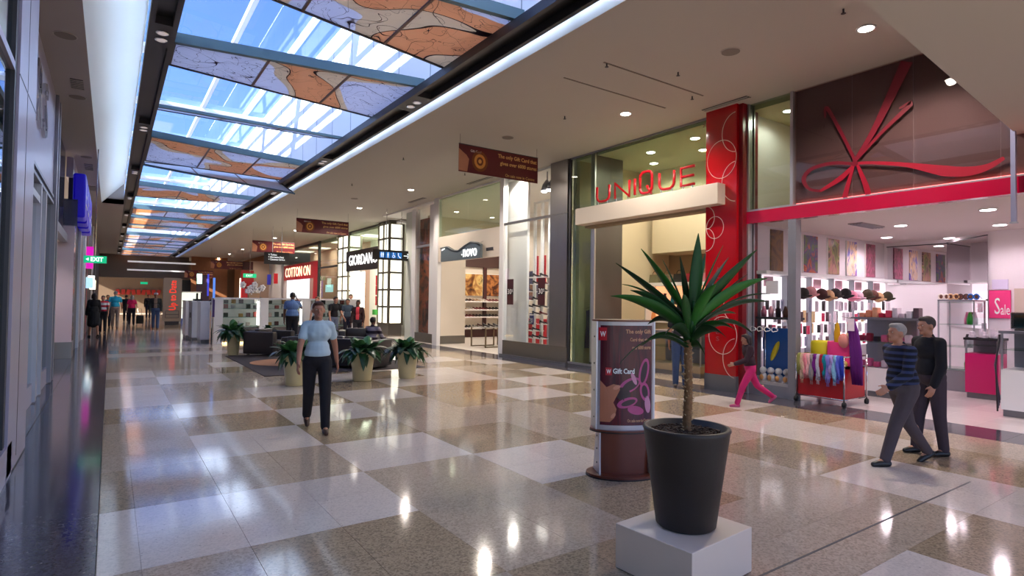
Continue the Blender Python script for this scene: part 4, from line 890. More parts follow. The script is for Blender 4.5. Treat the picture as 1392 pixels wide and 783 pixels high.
# shoe tower in the window
tw = thing('shoe_tower', 'white three pole shoe display tower in the shop window', 'display', (10.45, 13.5, 0))
for k, y in enumerate((13.88, 13.52, 13.17)): B().box(10.42, 10.48, y - .05, y + .05, 0.0, 4.55).build('pole', WHITE, tw)
B().box(10.2, 10.7, 12.95, 14.1, .0, .35).build('base', WHITE, tw)
B().box(10.42, 10.48, 13.12, 13.93, 4.55, 4.62).build('head_bar', WHITE, tw)
for s in range(9):
    zz = .55 + s * .21 + (s // 3) * .05
    for k, y in enumerate((13.88, 13.52, 13.17)):
        if (s + k) % 4 == 3: continue
        B().box(10.1, 10.5, y - .07, y + .12, zz, zz + .02).build('shelf', WHITE, tw)
        q = (s * 3 + k) % 4
        put_shoe(10.25, y + .02, zz + .02, 1.2, [3, 0, 6, 5][q], shn[[3, 0, 6, 5][q]] + ' heeled shoe on the white tower in the window', shn[[3, 0, 6, 5][q]] + ' shoes on the window tower')
for y in (13.88, 13.52): o = B().box(10.52, 10.53, y - .09, y + .09, 2.15, 3.0).build('red_strip', REDM); tag(o, ['left', 'right'][y < 13.7] + ' red strip behind the shoe tower poles', 'panel')
o = B().box(10.9, 11.0, 13.9, 15.4, 0, 1.1).build('red_low_panel', REDM); tag(o, 'low red panel behind the shoe tower', 'panel')
t = thing('wall_picture', 'small blue and sepia picture between the white screen and the shoe tower', 'picture', (11.02, 14.9, 1.7)); B().box(11.0, 11.05, 14.5, 15.3, 1.7, 2.6).build('picture', photo('sepia_5', [(50, 30, 20), (70, 80, 120), (160, 110, 60), (40, 26, 20)], 1.6, seed=20), t)
o = B().box(10.3, 10.32, 13.72, 13.92, .95, 1.28).build('price_card', mat('blue_card', (70, 70, 130), .5)); tag(o, 'blue price card beside the shoe tower', 'price card')
text('20', .2, (10.29, 13.9, 1.0), '-X', LETWP, o, width=.16, height=.14, ext=.001)
for k, y in enumerate((12.75, 12.5)):
    t = thing('track_spotlight', ['left', 'right'][k] + ' grey track spotlight at the top of the shoe window', 'spotlight', (10.0, y, 5.0)); B().tube([(10.0, y, 5.28), (10.0, y, 5.0)], .02).build('stem', FRAMEG, t)
    B().tube([(10.0, y, 5.02), (9.94, y, 4.88), (9.9, y, 4.72)], [.05, .09, .10], 14).build('head', FRAMEG, t, True); B().ell((9.895, y, 4.705), (.085, .085, .03), 14, 6).build('lens', LAMP, t, True)
    l = bpy.data.lights.new('spot_lamp', 'SPOT'); l.energy = 90; l.spot_size = 1.6; l.shadow_soft_size = .08; lo = bpy.data.objects.new('spot_lamp', l); COL.objects.link(lo); lo.parent = t; lo.location = (-.12, 0, -.35)
for k, (x, y) in enumerate([(11.3, 16.0), (12.8, 18.5), (11.6, 20.8), (13.6, 21.2), (9.86, 14.0), (12.5, 13.5)]):  # the window lamp is added between pane and screen to whiten the screen
    shop_lamp(x, y, 5.28, 280, ['front', 'middle', 'rear left', 'rear right', 'window', 'inner'][k] + ' ceiling downlight of the shoe shop', 'shoe shop downlights', (1, .93, .84), .09, 150)
# poster window next to the entrance
w = struct(rbox(10.02, 10.16, 19.45, 21.6, 0, .35, 'window_8', STEELD)); rbox(10.0, 10.2, 19.4, 20.0, .35, ZC, 'mullion', WHITEG, w); rbox(10.0, 10.2, 21.25, 21.6, 0, ZC, 'mullion', WHITEG, w); rbox(10.08, 10.09, 20.0, 21.25, .35, ZC, 'pane', GLASS, w); rbox(10.04, 10.14, 20.0, 21.25, 3.72, 3.8, 'transom', ALU, w)
t = thing('window_poster', 'tall brown photograph poster in the window beside the lightbox column', 'poster', (10.32, 20.7, 0)); B().box(10.3, 10.34, 19.9, 21.5, 0, 4.9).build('picture', photo('poster_6', [(30, 22, 24), (90, 60, 50), (170, 90, 60), (120, 80, 60), (40, 30, 34)], 1.1, seed=31), t)

# ---------------- lit column shop further along (black sign with white letters)
struct(rbox(10.15, 10.25, 21.6, 22.5, 0, ZC, 'wall_pale_green', mat('pale_green_wall', (206, 210, 198), .6)))
struct(B().box(11.28, 13.2, 25.6, 25.7, 0, ZC).build('wall_pale_green_return', MATS['pale_green_wall']))
text('GIORDANO', .3, (11.75, 25.59, 2.95), '-Y', BLACKM, bpy.data.objects['wall_pale_green_return'], height=.17, width=1.3, ext=.002)
def lightcol(x0, x1, y0, y1, label):
    t = thing('lightbox_column', label, 'column', ((x0 + x1) / 2, (y0 + y1) / 2, 0))
    FR = mat('bronze_frame', (110, 104, 92), .4, .5)
    B().box(x0 + .03, x1 - .03, y0 + .03, y1 - .03, 0, .45).build('base', STEELD, t)
    zs = [.5, 1.3, 2.1, 2.9, 3.7, 4.5, 5.2]
    for a, b_ in zip(zs[:-1], zs[1:]): B().box(x0 + .02, x1 - .02, y0 + .02, y1 - .02, a + .02, b_ - .02).build('light_panel', LIGHTBOX, t)
    for zz in zs: B().box(x0 - .02, x1 + .02, y0 - .02, y1 + .02, zz - .045, zz + .045).build('frame_rail', FR, t)
    for (x, y) in ((x0, y0), (x1 - .05, y0), (x0, y1 - .05), (x1 - .05, y1 - .05), (x0, (y0 + y1) / 2)): B().box(x - .03, x + .07, y - .03, y + .07, .45, 5.3).build('frame_post', FR, t)
    B().box(x0, x1, y0, y1, 5.2, 5.33).build('cap', STEELD, t)
lightcol(10.58, 11.30, 25.3, 26.6, 'bright white lightbox column behind the toilet direction sign')
lightcol(10.75, 11.5, 31.4, 33.2, 'bright white lightbox column left of the black shop sign')
t = thing('shop_sign', 'black fascia sign with white serif letters between two lightbox columns', 'sign', (10.75, 29, 3.1)); B().box(10.7, 10.85, 26.6, 31.6, 3.15, 4.25).build('sign_board', SIGNK, t)
text('GIORDANO', .8, (10.68, 31.1, 3.45), '-X', LETW, t, width=4.1, height=.55, ext=.01)
w = struct(rbox(10.76, 10.84, 26.6, 31.4, 5.26, ZC, 'window_9', DARK)); rbox(10.79, 10.80, 26.6, 31.4, 4.25, 5.26, 'pane', GLASSG, w)
struct(rbox(13.0, 13.1, 24.7, 34, 0, ZC, 'wall_lit_shop_back', WHITE)); struct(rbox(10.9, 13.0, 24.75, 34, 5.2, 5.3, 'ceiling_lit_shop', WHITE))
lb = thing('lightbox_wall', 'glowing white lightbox panel wall under the black shop sign', 'lightbox', (10.95, 30.2, 0))
for k in range(4): B().box(10.9, 10.98, 29.4, 31.4, .5 + k * .66, 1.13 + k * .66).build('light_panel', LIGHTBOX, lb)
B().box(10.9, 10.98, 29.4, 31.4, 0, .48).build('base', STEELD, lb)
for k in range(3):
    t = thing('sale_sign', ['top', 'middle', 'lowest'][k] + ' red sale sign in the doorway left of the nearer lightbox column', 'sign', (10.6, 26.75, 1.1 + k * .62)); B().box(10.55, 10.85, 26.8, 26.82, 1.35 + k * .5 , 1.80 + k * .5).build('sign_card', REDM, t); B().box(10.69, 10.71, 26.82, 26.84, 0, 1.4 + k * .5).build('pole', CHROME, t); B().box(10.62, 10.78, 26.79, 26.8, 1.48 + k * .5, 1.62 + k * .5).build('print', LETWP, t)
o = B().box(11.2, 12.3, 28.4, 28.45, 2.35, 2.7).build('red_sign', REDM); B().box(11.7, 11.72, 28.41, 28.43, 2.7, 5.2).build('rod', CHROME, o); tag(o, 'red arrow shaped sign hanging in the doorway under the black fascia', 'sign')
t = thing('clothes_rack', 'rack of dark garments in the doorway under the black fascia', 'rack', (11.4, 27.6, 0))
for k in range(5): B().tube([(11.2 + .1 * k, 27.6, 1.7), (11.2 + .1 * k, 27.6, .9)], [.05, .09], 8).build('garment', mat('garment_%d' % (k % 3), [(30, 26, 34), (200, 200, 205), (60, 40, 60)][k % 3], .9), t, True)
B().tube([(11.1, 27.6, 0), (11.1, 27.6, 1.75), (11.7, 27.6, 1.75), (11.7, 27.6, 0)], .02).build('frame', CHROME, t)
o = B().box(10.4, 10.55, 26.5, 26.8, .9, 1.15).build('green_bin', mat('green_plastic', (60, 170, 60), .5)); tag(o, 'small green box beside the lightbox column', 'box')
# glass front, then red fronted clothes shop
w = struct(rbox(10.9, 11.0, 33.3, 37.5, 3.55, 3.65, 'window_10', DARK)); rbox(10.94, 10.95, 33.3, 37.5, 0, 3.55, 'pane', GLASSG, w); rbox(10.94, 10.95, 33.3, 37.5, 3.65, ZC, 'pane', GLASSG, w); rbox(10.88, 11.02, 37.4, 37.6, 0, ZC, 'mullion', DARK, w)
o = B().box(10.95, 10.965, 34.6, 36.1, 2.05, 2.5).build('blue_notice', mat('lit_pale_blue', (180, 225, 240), .5, emit=.8)); tag(o, 'pale blue lit notice behind the glass front', 'notice')
struct(rbox(13.0, 13.1, 34, 47, 0, ZC, 'wall_red_shop_back', mat('peach_wall', (216, 176, 156), .7))); struct(rbox(11.2, 13.0, 34.0, 47, 5.2, 5.3, 'ceiling_red_shop', WHITE))
rf = thing('shop_fascia', 'red portal fascia with cream lettering of the clothes shop', 'sign', (11, 41, 0)); B().box(10.9, 11.1, 37.6, 46.5, 3.0, 4.1).build('fascia_board', REDM, rf); B().box(10.9, 11.1, 37.6, 38.6, 0, 3.0).build('portal_leg', REDM, rf)
text('COTTON ON', .8, (10.88, 45.9, 3.2), '-X', mat('lit_cream_letter', (255, 230, 190), .4, emit=1.3), rf, width=6.6, height=.7, ext=.01)
w = struct(rbox(10.95, 11.0, 37.6, 46.5, 5.2, ZC, 'window_11', DARK)); rbox(10.97, 10.98, 37.6, 46.5, 4.1, 5.2, 'pane', GLASSG, w)
struct(rbox(10.9, 11.15, 46.5, 47.2, 0, ZC, 'trim_9', ALU)); struct(rbox(10.9, 11.2, 47.2, 53, 0, ZC, 'wall_lilac_front', WHITEG))
for k, (x, y) in enumerate([(12, 27), (12, 31), (12, 36), (12, 41), (12, 45)]):
    l = bpy.data.lights.new('shop_lamp', 'AREA'); l.energy = 55; l.size = 1.2; l.color = (1, .95, .9); lo = bpy.data.objects.new('shop_lamp', l); COL.objects.link(lo); lo.location = (x, y, 5.15)
    t = thing('ceiling_light', ['first', 'second', 'third', 'fourth', 'fifth'][k] + ' square ceiling panel light inside the far right shops', 'light', (x, y, 5.2), group='panel lights in the far right shops'); B().box(x - .6, x + .6, y - .6, y + .6, 5.18, 5.2).build('diffuser', mat('panel_light', (255, 248, 240), .5, emit=2), t)
    lo.parent = t; lo.location = (0, 0, -.04)

# ================================================================ corridor ceiling fittings
DLY = [3.62, 8.02, 12.95, 17.9, 22.8, 27.7, 32.6, 37.5, 42.4, 48, 54, 60]
od = ['first', 'second', 'third', 'fourth', 'fifth', 'sixth', 'seventh', 'eighth', 'ninth', 'tenth', 'eleventh', 'twelfth']
for k, y in enumerate(DLY): shop_lamp(8.22, y, ZC, 460, od[k] + ' round corridor downlight from the camera in the right ceiling', 'corridor downlights in the right ceiling', (1, .88, .77), .095, 150)
for k, (x, y) in enumerate([(7.32, 10.8), (7.41, 5.12), (-.62, 10.4), (-.6, 13.5), (7.3, 20.8), (-.62, 19.2)]):
    t = thing('ceiling_speaker', ['round ceiling speaker beyond the nearest gift card banner', 'nearest round grey ceiling speaker at upper right', 'nearest round speaker in the left ceiling strip', 'second round speaker in the left ceiling strip', 'small round ceiling speaker further along the right ceiling', 'third round speaker in the left ceiling strip'][k], 'speaker', (x, y, ZC - .02))
    B().lathe([(.13, ZC - .012), (.13, ZC), ], (x, y, 0), 24).build('grille', mat('speaker_grey', (126, 118, 112), .8), t); B().lathe([(.145, ZC - .008), (.145, ZC)], (x, y, 0), 24).build('rim', CEIL, t)
spr = [(6.25, 6.51), (7.41, 6.08), (8.48, 6.64), (7.38, 8.87), (7.46, 3.55), (6.2, 14.0), (8.4, 14.6), (6.3, 18.2)]
for k, (x, y) in enumerate(spr):
    t = thing('sprinkler', 'small sprinkler head under the right corridor ceiling', 'sprinkler', (x, y, ZC - .07), group='ceiling sprinklers'); B().tube([(x, y, ZC), (x, y, ZC - .05)], .012).build('stem', DARK, t); B().lathe([(.03, ZC - .06), (.03, ZC - .055)], (x, y, 0), 10).build('plate', DARK, t)
def grille(x0, x1, y0, y1, z_, n, label, cat='vent', along='x'):
    t = thing('ceiling_vent', label, cat, ((x0 + x1) / 2, (y0 + y1) / 2, z_ - .03)); B().box(x0, x1, y0, y1, z_ - .006, z_ + .002).build('vent_back', BLACK, t)
    for k in range(n):
        a = y0 + (y1 - y0) * (k + .5) / n if along == 'x' else x0 + (x1 - x0) * (k + .5) / n
        (B().box(x0, x1, a - .012, a + .012, z_ - .016, z_ - .004) if along == 'x' else B().box(a - .012, a + .012, y0, y1, z_ - .016, z_ - .004)).build('slat', CEIL, t)
grille(9.22, 9.36, 6.05, 7.0, ZC, 2, 'narrow slot vent in the ceiling above the red pier', along='y'); grille(9.2, 9.36, 14.6, 15.9, ZC, 2, 'narrow slot vent in the ceiling before the shoe shop', along='y'); grille(9.2, 9.36, 19, 20.3, ZC, 2, 'narrow slot vent in the ceiling beyond the shoe shop sign', along='y'); grille(9.2, 9.36, 29, 30.3, ZC, 2, 'narrow slot vent in the ceiling before the lit columns', along='y')
grille(-.66, -.48, 13.3 - .9, 13.3 - .3, ZC, 6, 'nearest grille vent in the left ceiling strip'); grille(-.70, -.5, 20.2, 21.2, ZC, 6, 'second grille vent in the left ceiling strip'); grille(-.72, -.5, 24.2, 25.2, ZC, 6, 'third grille vent in the left ceiling strip')
# hanging banners
def banner(y, x0, zb, zt, label):
    x1 = x0 + 2.2; t = thing('hanging_banner', label, 'banner', ((x0 + x1) / 2, y, zb), group='gift card banners hung from the ceiling')
    B().box(x0, x1, y - .004, y + .004, zb, zt).build('banner_sheet', MAROON, t)
    h = zt - zb
    for s in (-1, 1):
        sd_ = y - .0055 if s < 0 else y + .0055
        def xx(u): return x0 + u * 2.2 if s < 0 else x1 - u * 2.2
        ff = '-Y'
        B().prism([(xx(.0), sd_, zt - h * .95), (xx(.10), sd_, zt - h * .97), (xx(.12), sd_, zt - h * .5), (xx(.09), sd_, zt - h * .36), (xx(.04), sd_, zt - h * .25), (xx(0), sd_, zt - h * .15)], (0, -s * .001, 0)).build('hand_print', mat('skin_print', (190, 130, 100), .6, var=.15, vscale=6), t)
        for q, (rr, cc) in enumerate(((.24, (120, 60, 20)), (.17, (214, 150, 70)), (.10, (110, 50, 20)), (.05, (226, 170, 90)))):
            B().prism([(xx(.25 + rr * h / .62 * math.cos(a) * .9 / 2.2), sd_ + s * -.001 + s * .001 * (q + 2) , zt - h * .52 + rr * math.sin(a) * h / .62) for a in [i * PI / 9 for i in range(18)]], (0, -s * .0008, 0)).build('chocolate_print', mat('choc_%d' % q, cc, .5, var=.15, vscale=9), t)
    for txt, v, w_ in (('The only Gift Card that', .10, 1.12), ('gives over 6000 stores', .36, 1.06)):
        text(txt, .2, (x0 + 2.16 - w_, y - .006, zt - h * v - h * .2), '-Y', GOLD, t, width=w_, height=h * .2, ext=.0006, bold=.004)
    text('On sale now in Centre', .1, (x0 + 1.25, y - .006, zb + .04), '-Y', GOLD, t, width=.85, height=.07, ext=.0005); text('Gift Card', .1, (x0 + .30, y - .006, zt - h * .22), '-Y', LETWP, t, width=.28, height=.055, ext=.0005)
    B().box(x0, x1, y - .008, y + .008, zt, zt + .02).build('top_rail', DARK, t)
    for x in (x0 + .03, x1 - .03): B().tube([(x, y, zt), (x, y, ZC)], .0035, 5).build('wire', DARK, t)
banner(11.2, 6.28, 4.50, 5.11, 'nearest maroon gift card banner, hanging before the shoe shop'); banner(24.7, 6.24, 4.38, 4.95, 'second maroon banner, hanging before the black fascia sign')
banner(33.5, 6.2, 4.12, 4.72, 'third maroon banner, half behind the black direction sign'); banner(47.5, 6.0, 3.75, 4.35, 'fourth maroon banner, left of the far red wall'); banner(57, 5.2, 3.3, 3.95, 'farthest maroon banner, right of the grey pylon')
# direction signs
t = thing('direction_sign', 'black hanging sign with toilet, disabled, phone and arrow symbols', 'sign', (9.5, 22.3, 3.27)); Y_ = 22.3
B().box(8.62, 10.33, Y_ - .05, Y_ + .05, 3.25, 3.66).build('sign_body', SIGNK, t)
for x in (9.2, 9.85): B().tube([(x, Y_, 3.66), (x, Y_, ZC)], .018).build('rod', CHROME, t)
ICB = mat('icon_blue', (20, 110, 190), .5, emit=.5); PW = mat('icon_white', (240, 245, 248), .5, emit=.9)
for k in range(4):
    x = 8.9 + k * .25; B().box(x, x + .21, Y_ - .056, Y_ - .05, 3.33, 3.57).build('icon_tile', ICB, t); b = B(); yy_ = Y_ - .06
    if k < 2:
        for c in ([.07, .145] if k == 0 else [.105]):
            b.ell((x + c, yy_, 3.535), (.018, .004, .018), 8, 5); b.box(x + c - .022, x + c + .022, yy_ - .003, yy_ + .003, 3.43, 3.51); b.box(x + c - .014, x + c - .002, yy_ - .003, yy_ + .003, 3.35, 3.43); b.box(x + c + .002, x + c + .014, yy_ - .003, yy_ + .003, 3.35, 3.43)
    elif k == 2:
        b.ell((x + .09, yy_, 3.535), (.018, .004, .018), 8, 5); b.tube([(x + .09, yy_, 3.51), (x + .095, yy_, 3.44), (x + .14, yy_, 3.44), (x + .16, yy_, 3.38)], .009, 5); b.tube([(x + .10 + .045 * math.cos(a), yy_, 3.40 + .045 * math.sin(a)) for a in [PI * .6 + i * PI * 1.3 / 10 for i in range(11)]], .007, 5)
    else:
        b.tube([(x + .06, yy_, 3.54), (x + .05, yy_, 3.48), (x + .09, yy_, 3.40), (x + .16, yy_, 3.36)], [.022, .012, .012, .022], 6)
    b.build('icon', PW, t)
b = B(); b.tube([(9.95, Y_ - .06, 3.45), (10.2, Y_ - .06, 3.45)], .016, 6); b.tube([(10.1, Y_ - .06, 3.54), (10.21, Y_ - .06, 3.45), (10.1, Y_ - .06, 3.36)], .016, 6); b.build('arrow', PW, t)
t = thing('direction_sign', 'black square hanging sign with small white lines of text before the kiosk', 'sign', (7, 31.5, 3.1)); B().box(6.40, 7.62, 31.42, 31.5, 3.38, 4.0).build('sign_body', SIGNK, t)
for k, tx in enumerate(('Toilets', 'Information Desk', 'Customer Service')): text('> ' + tx, .1, (6.6, 31.41, 3.82 - k * .12), '-Y', PW, t, height=.09, width=[.4, .75, .8][k], ext=.002)
for x in (6.8, 7.25): B().tube([(x, 31.46, 4.0), (x, 31.46, ZC)], .018).build('rod', CHROME, t)
t = thing('exit_sign', 'green exit sign with arrow hanging over the left dark floor border', 'exit sign', (-.34, 18, 2.44)); B().box(-.57, -.10, 17.97, 18.03, 2.45, 2.63).build('sign_body', GREENS, t)
text('EXIT', .2, (-.43, 17.965, 2.49), '-Y', PW, t, width=.26, height=.11, ext=.002, bold=.006); B().prism([(-.53, 17.965, 2.54), (-.47, 17.965, 2.58), (-.47, 17.965, 2.50)], (0, -.003, 0)).build('arrow', PW, t)
B().tube([(-.34, 18, 2.63), (-.34, 18, ZC)], .012).build('rod', CHROME, t)
t = thing('exit_sign', 'far green exit sign below the fourth banner before the red wall', 'exit sign', (8.4, 46, 3)); B().box(7.95, 8.85, 46.0, 46.05, 3.12, 3.42).build('sign_body', GREENS, t); text('EXIT', .2, (8.15, 45.99, 3.19), '-Y', PW, t, width=.45, height=.16, ext=.002); B().tube([(8.4, 46.02, 3.42), (8.4, 46.02, ZC)], .02).build('rod', CHROME, t)
t = thing('exit_sign', 'distant green exit sign at the far end of the corridor', 'exit sign', (2.5, 61.9, 2.7)); B().box(2.2, 2.75, 61.9, 61.95, 2.75, 2.95).build('sign_body', GREENS, t); B().tube([(2.5, 61.98, 2.95), (2.5, 61.98, 3.35)], .02).build('rod', CHROME, t)
# ================================================================ LEFT SIDE
XL = -.93
w = struct(rbox(-.80, -.70, -1, 6.9, 0, .3, 'window_12', LILAC)); rbox(-.76, -.75, -1, 6.55, .3, ZC, 'pane', glass('dark_teal_glass', (150, 185, 185), refl=1.2, dens=.25, dcol=(40, 66, 70)), w); rbox(-.80, -.72, 6.50, 6.60, .3, ZC, 'frame_post', DARK, w); rbox(-.80, -.72, -1, 6.5, 3.55, 3.62, 'transom', LILAC, w)
pl_ = struct(rbox(-1.5, -.70, 6.62, 7.95, 0.02, ZC, 'wall_left_pier', LILAC)); rbox(-.705, -.698, 7.2, 7.22, .1, ZC, 'panel_joint', DARK, pl_); rbox(-.706, -.697, 6.62, 7.95, 3.55, 3.562, 'panel_joint', DARK, pl_); rbox(-1.49, -.702, 6.63, 7.94, 0, .02, 'foot', DARK, pl_)
w = struct(rbox(-1.0, XL, 7.95, 14.2, 0, .3, 'window_13', LILAC))
rbox(-.98, -.92, 7.95, 14.2, 3.45, ZC, 'fascia_panel', LILAC, w)
for z_ in (3.30, 3.42): rbox(-.96, -.90, 7.95, 14.2, z_, z_ + .05, 'louvre_rail', FRAMEG, w)
rbox(-.955, -.945, 7.95, 11.6, .3, 3.3, 'pane', GLASS, w)
for y in (11.2, 12.0): rbox(-.99, -.89, y, y + .14, .02, 3.3, 'frame_post', ALU, w)
for y in (13.6, 14.1): rbox(-.99, -.87, y, y + .18, .02, ZC, 'frame_post', FRAMEG, w)
rbox(-.955, -.945, 12.2, 13.6, .3, 3.3, 'pane', GLASS, w); rbox(-1.0, -.90, 7.95, 11.2, 3.0, 3.1, 'head_rail', ALU, w)
t = thing('shop_sign', 'chrome letters RS on the left grey fascia seen from below', 'sign', (-.9, 11, 3.9))
text('R', 1.0, (-.91, 10.25, 4.05), '+X', CHROME, t, width=.62, height=.85, ext=.03); text('S', 1.0, (-.91, 11.15, 4.05), '+X', CHROME, t, width=.6, height=.85, ext=.03)
struct(rbox(-4.0, -3.9, -1, 14.4, 0, ZC, 'wall_left_shop_back', mat('dim_shop_wall', (150, 140, 140), .7))); struct(rbox(-4, -1.0, 14.3, 14.4, 0, ZC, 'wall_left_shop_end', MATS['dim_shop_wall']))
o = B().box(-1.4, -1.36, 9.6, 11.0, 2.05, 2.75).build('blue_poster', mat('royal_blue_print', (40, 20, 190), .4, emit=.3)); tag(o, 'royal blue poster hanging inside the left shop window', 'poster')
for k in range(4):
    o = B().box(-1.7, -1.4, 9.4, 11.2, .7 + k * .4, .73 + k * .4).build('window_shelf', WHITEG); tag(o, ['lowest', 'second', 'third', 'top'][k] + ' white shelf behind the left shop window', 'shelf', 'left window shelves')
# recessed entrance, pale pink pier, blue letters
pp = struct(rbox(-1.32, -.80, 18.8, 19.5, .42, 3.9, 'wall_pink_pier', mat('pale_pink_gloss', (226, 206, 212), .12, coat=.4))); rbox(-1.33, -.79, 18.79, 19.51, 0, .42, 'kick_plate', STEEL, pp)
w = struct(rbox(-1.1, -.95, 14.4, 18.8, 3.0, 3.2, 'window_14', FRAMEG)); rbox(-1.05, -1.04, 14.4, 18.8, 3.2, ZC, 'pane', glass('grey_blue_glass', (190, 200, 215), dens=.35, dcol=(110, 116, 132)), w)
rbox(-1.0, -.72, 17.9, 18.1, 3.35, 4.0, 'glass_fin', glass('fin_glass', (170, 180, 200), dens=.5, dcol=(110, 110, 130)), w)
struct(rbox(-3.4, -1.1, 14.4, 20, 3.0, 3.1, 'ceiling_recess', WHITE)); struct(rbox(-3.5, -3.4, 14.4, 20, 0, ZC, 'wall_left_recess', mat('recess_pink', (190, 172, 176), .6)))
shop_lamp(-1.7, 17.3, 3.0, 60, 'recess downlight added to brighten the pale pink pier on the left', 'added recess lights', (1, .93, .95), .08, 150)  # added fill lamp for the dull face of the pier
BLU = mat('deep_blue_letter', (28, 10, 200), .3, emit=.15)
for k in range(4):
    y = 18.4 + k * 1.5; t = thing('sign_letter', ['nearest', 'second', 'third', 'farthest'][k] + ' deep blue box letter projecting from the left shopfront', 'letter', (-.68, y, 3.6), group='deep blue box letters on the left')
    B().cbox(-.85, -.58, y, y + 1.1, 3.62, 4.75, .05).build('letter_box', BLU, t)
    b = B()
    for q in range(3): b.ell((-.575, y + .3 + .25 * q, 3.95 + .25 * (q % 2)), (.012, .06, .06), 8, 5)
    b.build('face_dots', LETWP, t)
# the receding left shopfronts
struct(rbox(-1.05, -.9, 19.5, 27, 4.8, ZC, 'wall_left_front', LILAC))
left = [(19.6, 22.5, DARK), (22.5, 23.0, ALU), (23.0, 26.5, MATS['dim_shop_wall']), (26.5, 27.6, WHITEG), (27.6, 31, BLACKM), (31, 31.6, REDM), (31.6, 38, DARK), (38, 39, WHITEG), (39, 46, BLACKM), (46, 47, FRAMEG), (47, 62, DARK)]
for k, (a, b_, m_) in enumerate(left):
    struct(rbox(-1.0, -.86 if m_ not in (ALU, WHITEG) else -.80, a, b_, 0, 4.8 if b_ < 27 else ZC, 'wall_left_bay_%d' % (k + 1), m_))
for k, (y, z_, c, n, e) in enumerate([(29.5, 2.75, (236, 20, 190), 'magenta', .6), (33, 2.1, (250, 250, 255), 'white', 3), (35.5, 1.95, (250, 240, 200), 'cream', 3), (30.2, 1.95, (120, 190, 240), 'pale blue', 1.2)]):
    o = B().box(-.86, -.62, y, y + .3, z_, z_ + (.9 if k == 0 else .45)).build('projecting_sign', mat('lit_' + n.replace(' ', '_'), c, .4, emit=e)); tag(o, n + ' lit projecting sign on the far left shopfronts', 'sign')
# ================================================================ FAR END
struct(rbox(-6, 16, 68, 68.2, 0, ZC, 'wall_far', mat('far_brown_wall', (120, 98, 76), .7)))
struct(rbox(-1, 6, 62, 62.3, 3.3, ZC, 'trim_10', mat('far_beam', (110, 98, 82), .7)))
ft = thing('far_shop_sign', 'row of red blurred sign shapes at the far end of the corridor', 'sign', (2.5, 67.9, 1.7))
for k in range(9): B().obox((.6 + k * .42, 67.9, 2.05), (.3, .2, .5), 0, 0, (k % 3 - 1) * .25).build('red_shape', mat('lit_red', (150, 34, 24), .5, emit=.12), ft)
for k in range(2):
    o = B().box(1 + k * .1, 5.5, 52 + k * 6, 52.1 + k * 6, 4.2 - k * .4, 4.32 - k * .4).build('light_bar', mat('dim_bar', (230, 225, 220), .4, emit=.3)); tag(o, ['nearer', 'farther'][k] + ' thin pale light bar across the far end of the corridor', 'light')
# grey pylon with red lettering
t = thing('sign_pylon', 'tall grey rounded pylon with red vertical lettering beside the kiosk', 'sign', (2.95, 38.7, 0))
b = B(); w_, h0, h1, r_ = .46, .22, 2.72, .1; pts = []
for (cx, cz, a0) in ((2.95 + w_ - r_, h1 - r_, 0), (2.95 - w_ + r_, h1 - r_, 90), (2.95 - w_ + r_, h0 + r_, 180), (2.95 + w_ - r_, h0 + r_, 270)): pts += [(cx + r_ * math.cos(math.radians(a0 + q * 18)), 38.6, cz + r_ * math.sin(math.radians(a0 + q * 18))) for q in range(6)]
b.prism(pts, (0, .3, 0)).build('pylon_body', mat('pylon_grey', (150, 136, 124), .5), t); B().box(2.6, 3.3, 38.65, 38.85, 0, .24).build('pylon_foot', DARK, t)
lt = text('Up to Date', .6, (3.15, 38.59, .92), '-Y', mat('lit_red_letter', (235, 50, 26), .4, emit=.9), t, width=1.7, height=.46, ext=.006, bold=.002, roll=0)
# stand the lettering upright (reads upwards)
co = [v.co.copy() for v in lt.data.vertices]; mx_ = sum((c for c in co), Vector()) / len(co); xs_ = [c.x for c in co]; cxm = (max(xs_) + min(xs_)) / 2; czm = (max(c.z for c in co) + min(c.z for c in co)) / 2
for v in lt.data.vertices: x_, z_ = v.co.x - cxm, v.co.z - czm; v.co.x = .06 - z_; v.co.z = 1.72 + x_
b = B()
for (p, q) in (((2.62, .42), (3.28, .42)), ((3.28, .42), (3.28, .82)), ((3.28, .82), (2.62, .82)), ((2.62, .82), (2.62, .42)), ((2.62, .62), (3.28, .62))): b.tube([(p[0], 38.59, p[1]), (q[0], 38.59, q[1])], .012, 5)
b.build('outline', DARK, t)
lc = thing('glass_showcase', 'lit glass showcase on the right of the grey pylon', 'showcase', (4.0, 39.5, 0))
B().box(3.5, 4.5, 39.2, 39.8, 0, .35).build('base', mat('blue_base', (20, 90, 190), .4), lc); B().box(3.5, 4.5, 39.2, 39.8, .95, 1.0).build('mid_shelf', WHITEG, lc); B().box(3.5, 4.5, 39.7, 39.8, .35, 1.9).build('lit_back', mat('lit_case', (230, 235, 220), .5, emit=.8), lc); B().box(3.5, 4.5, 39.2, 39.8, 1.9, 1.96).build('top', WHITEG, lc)
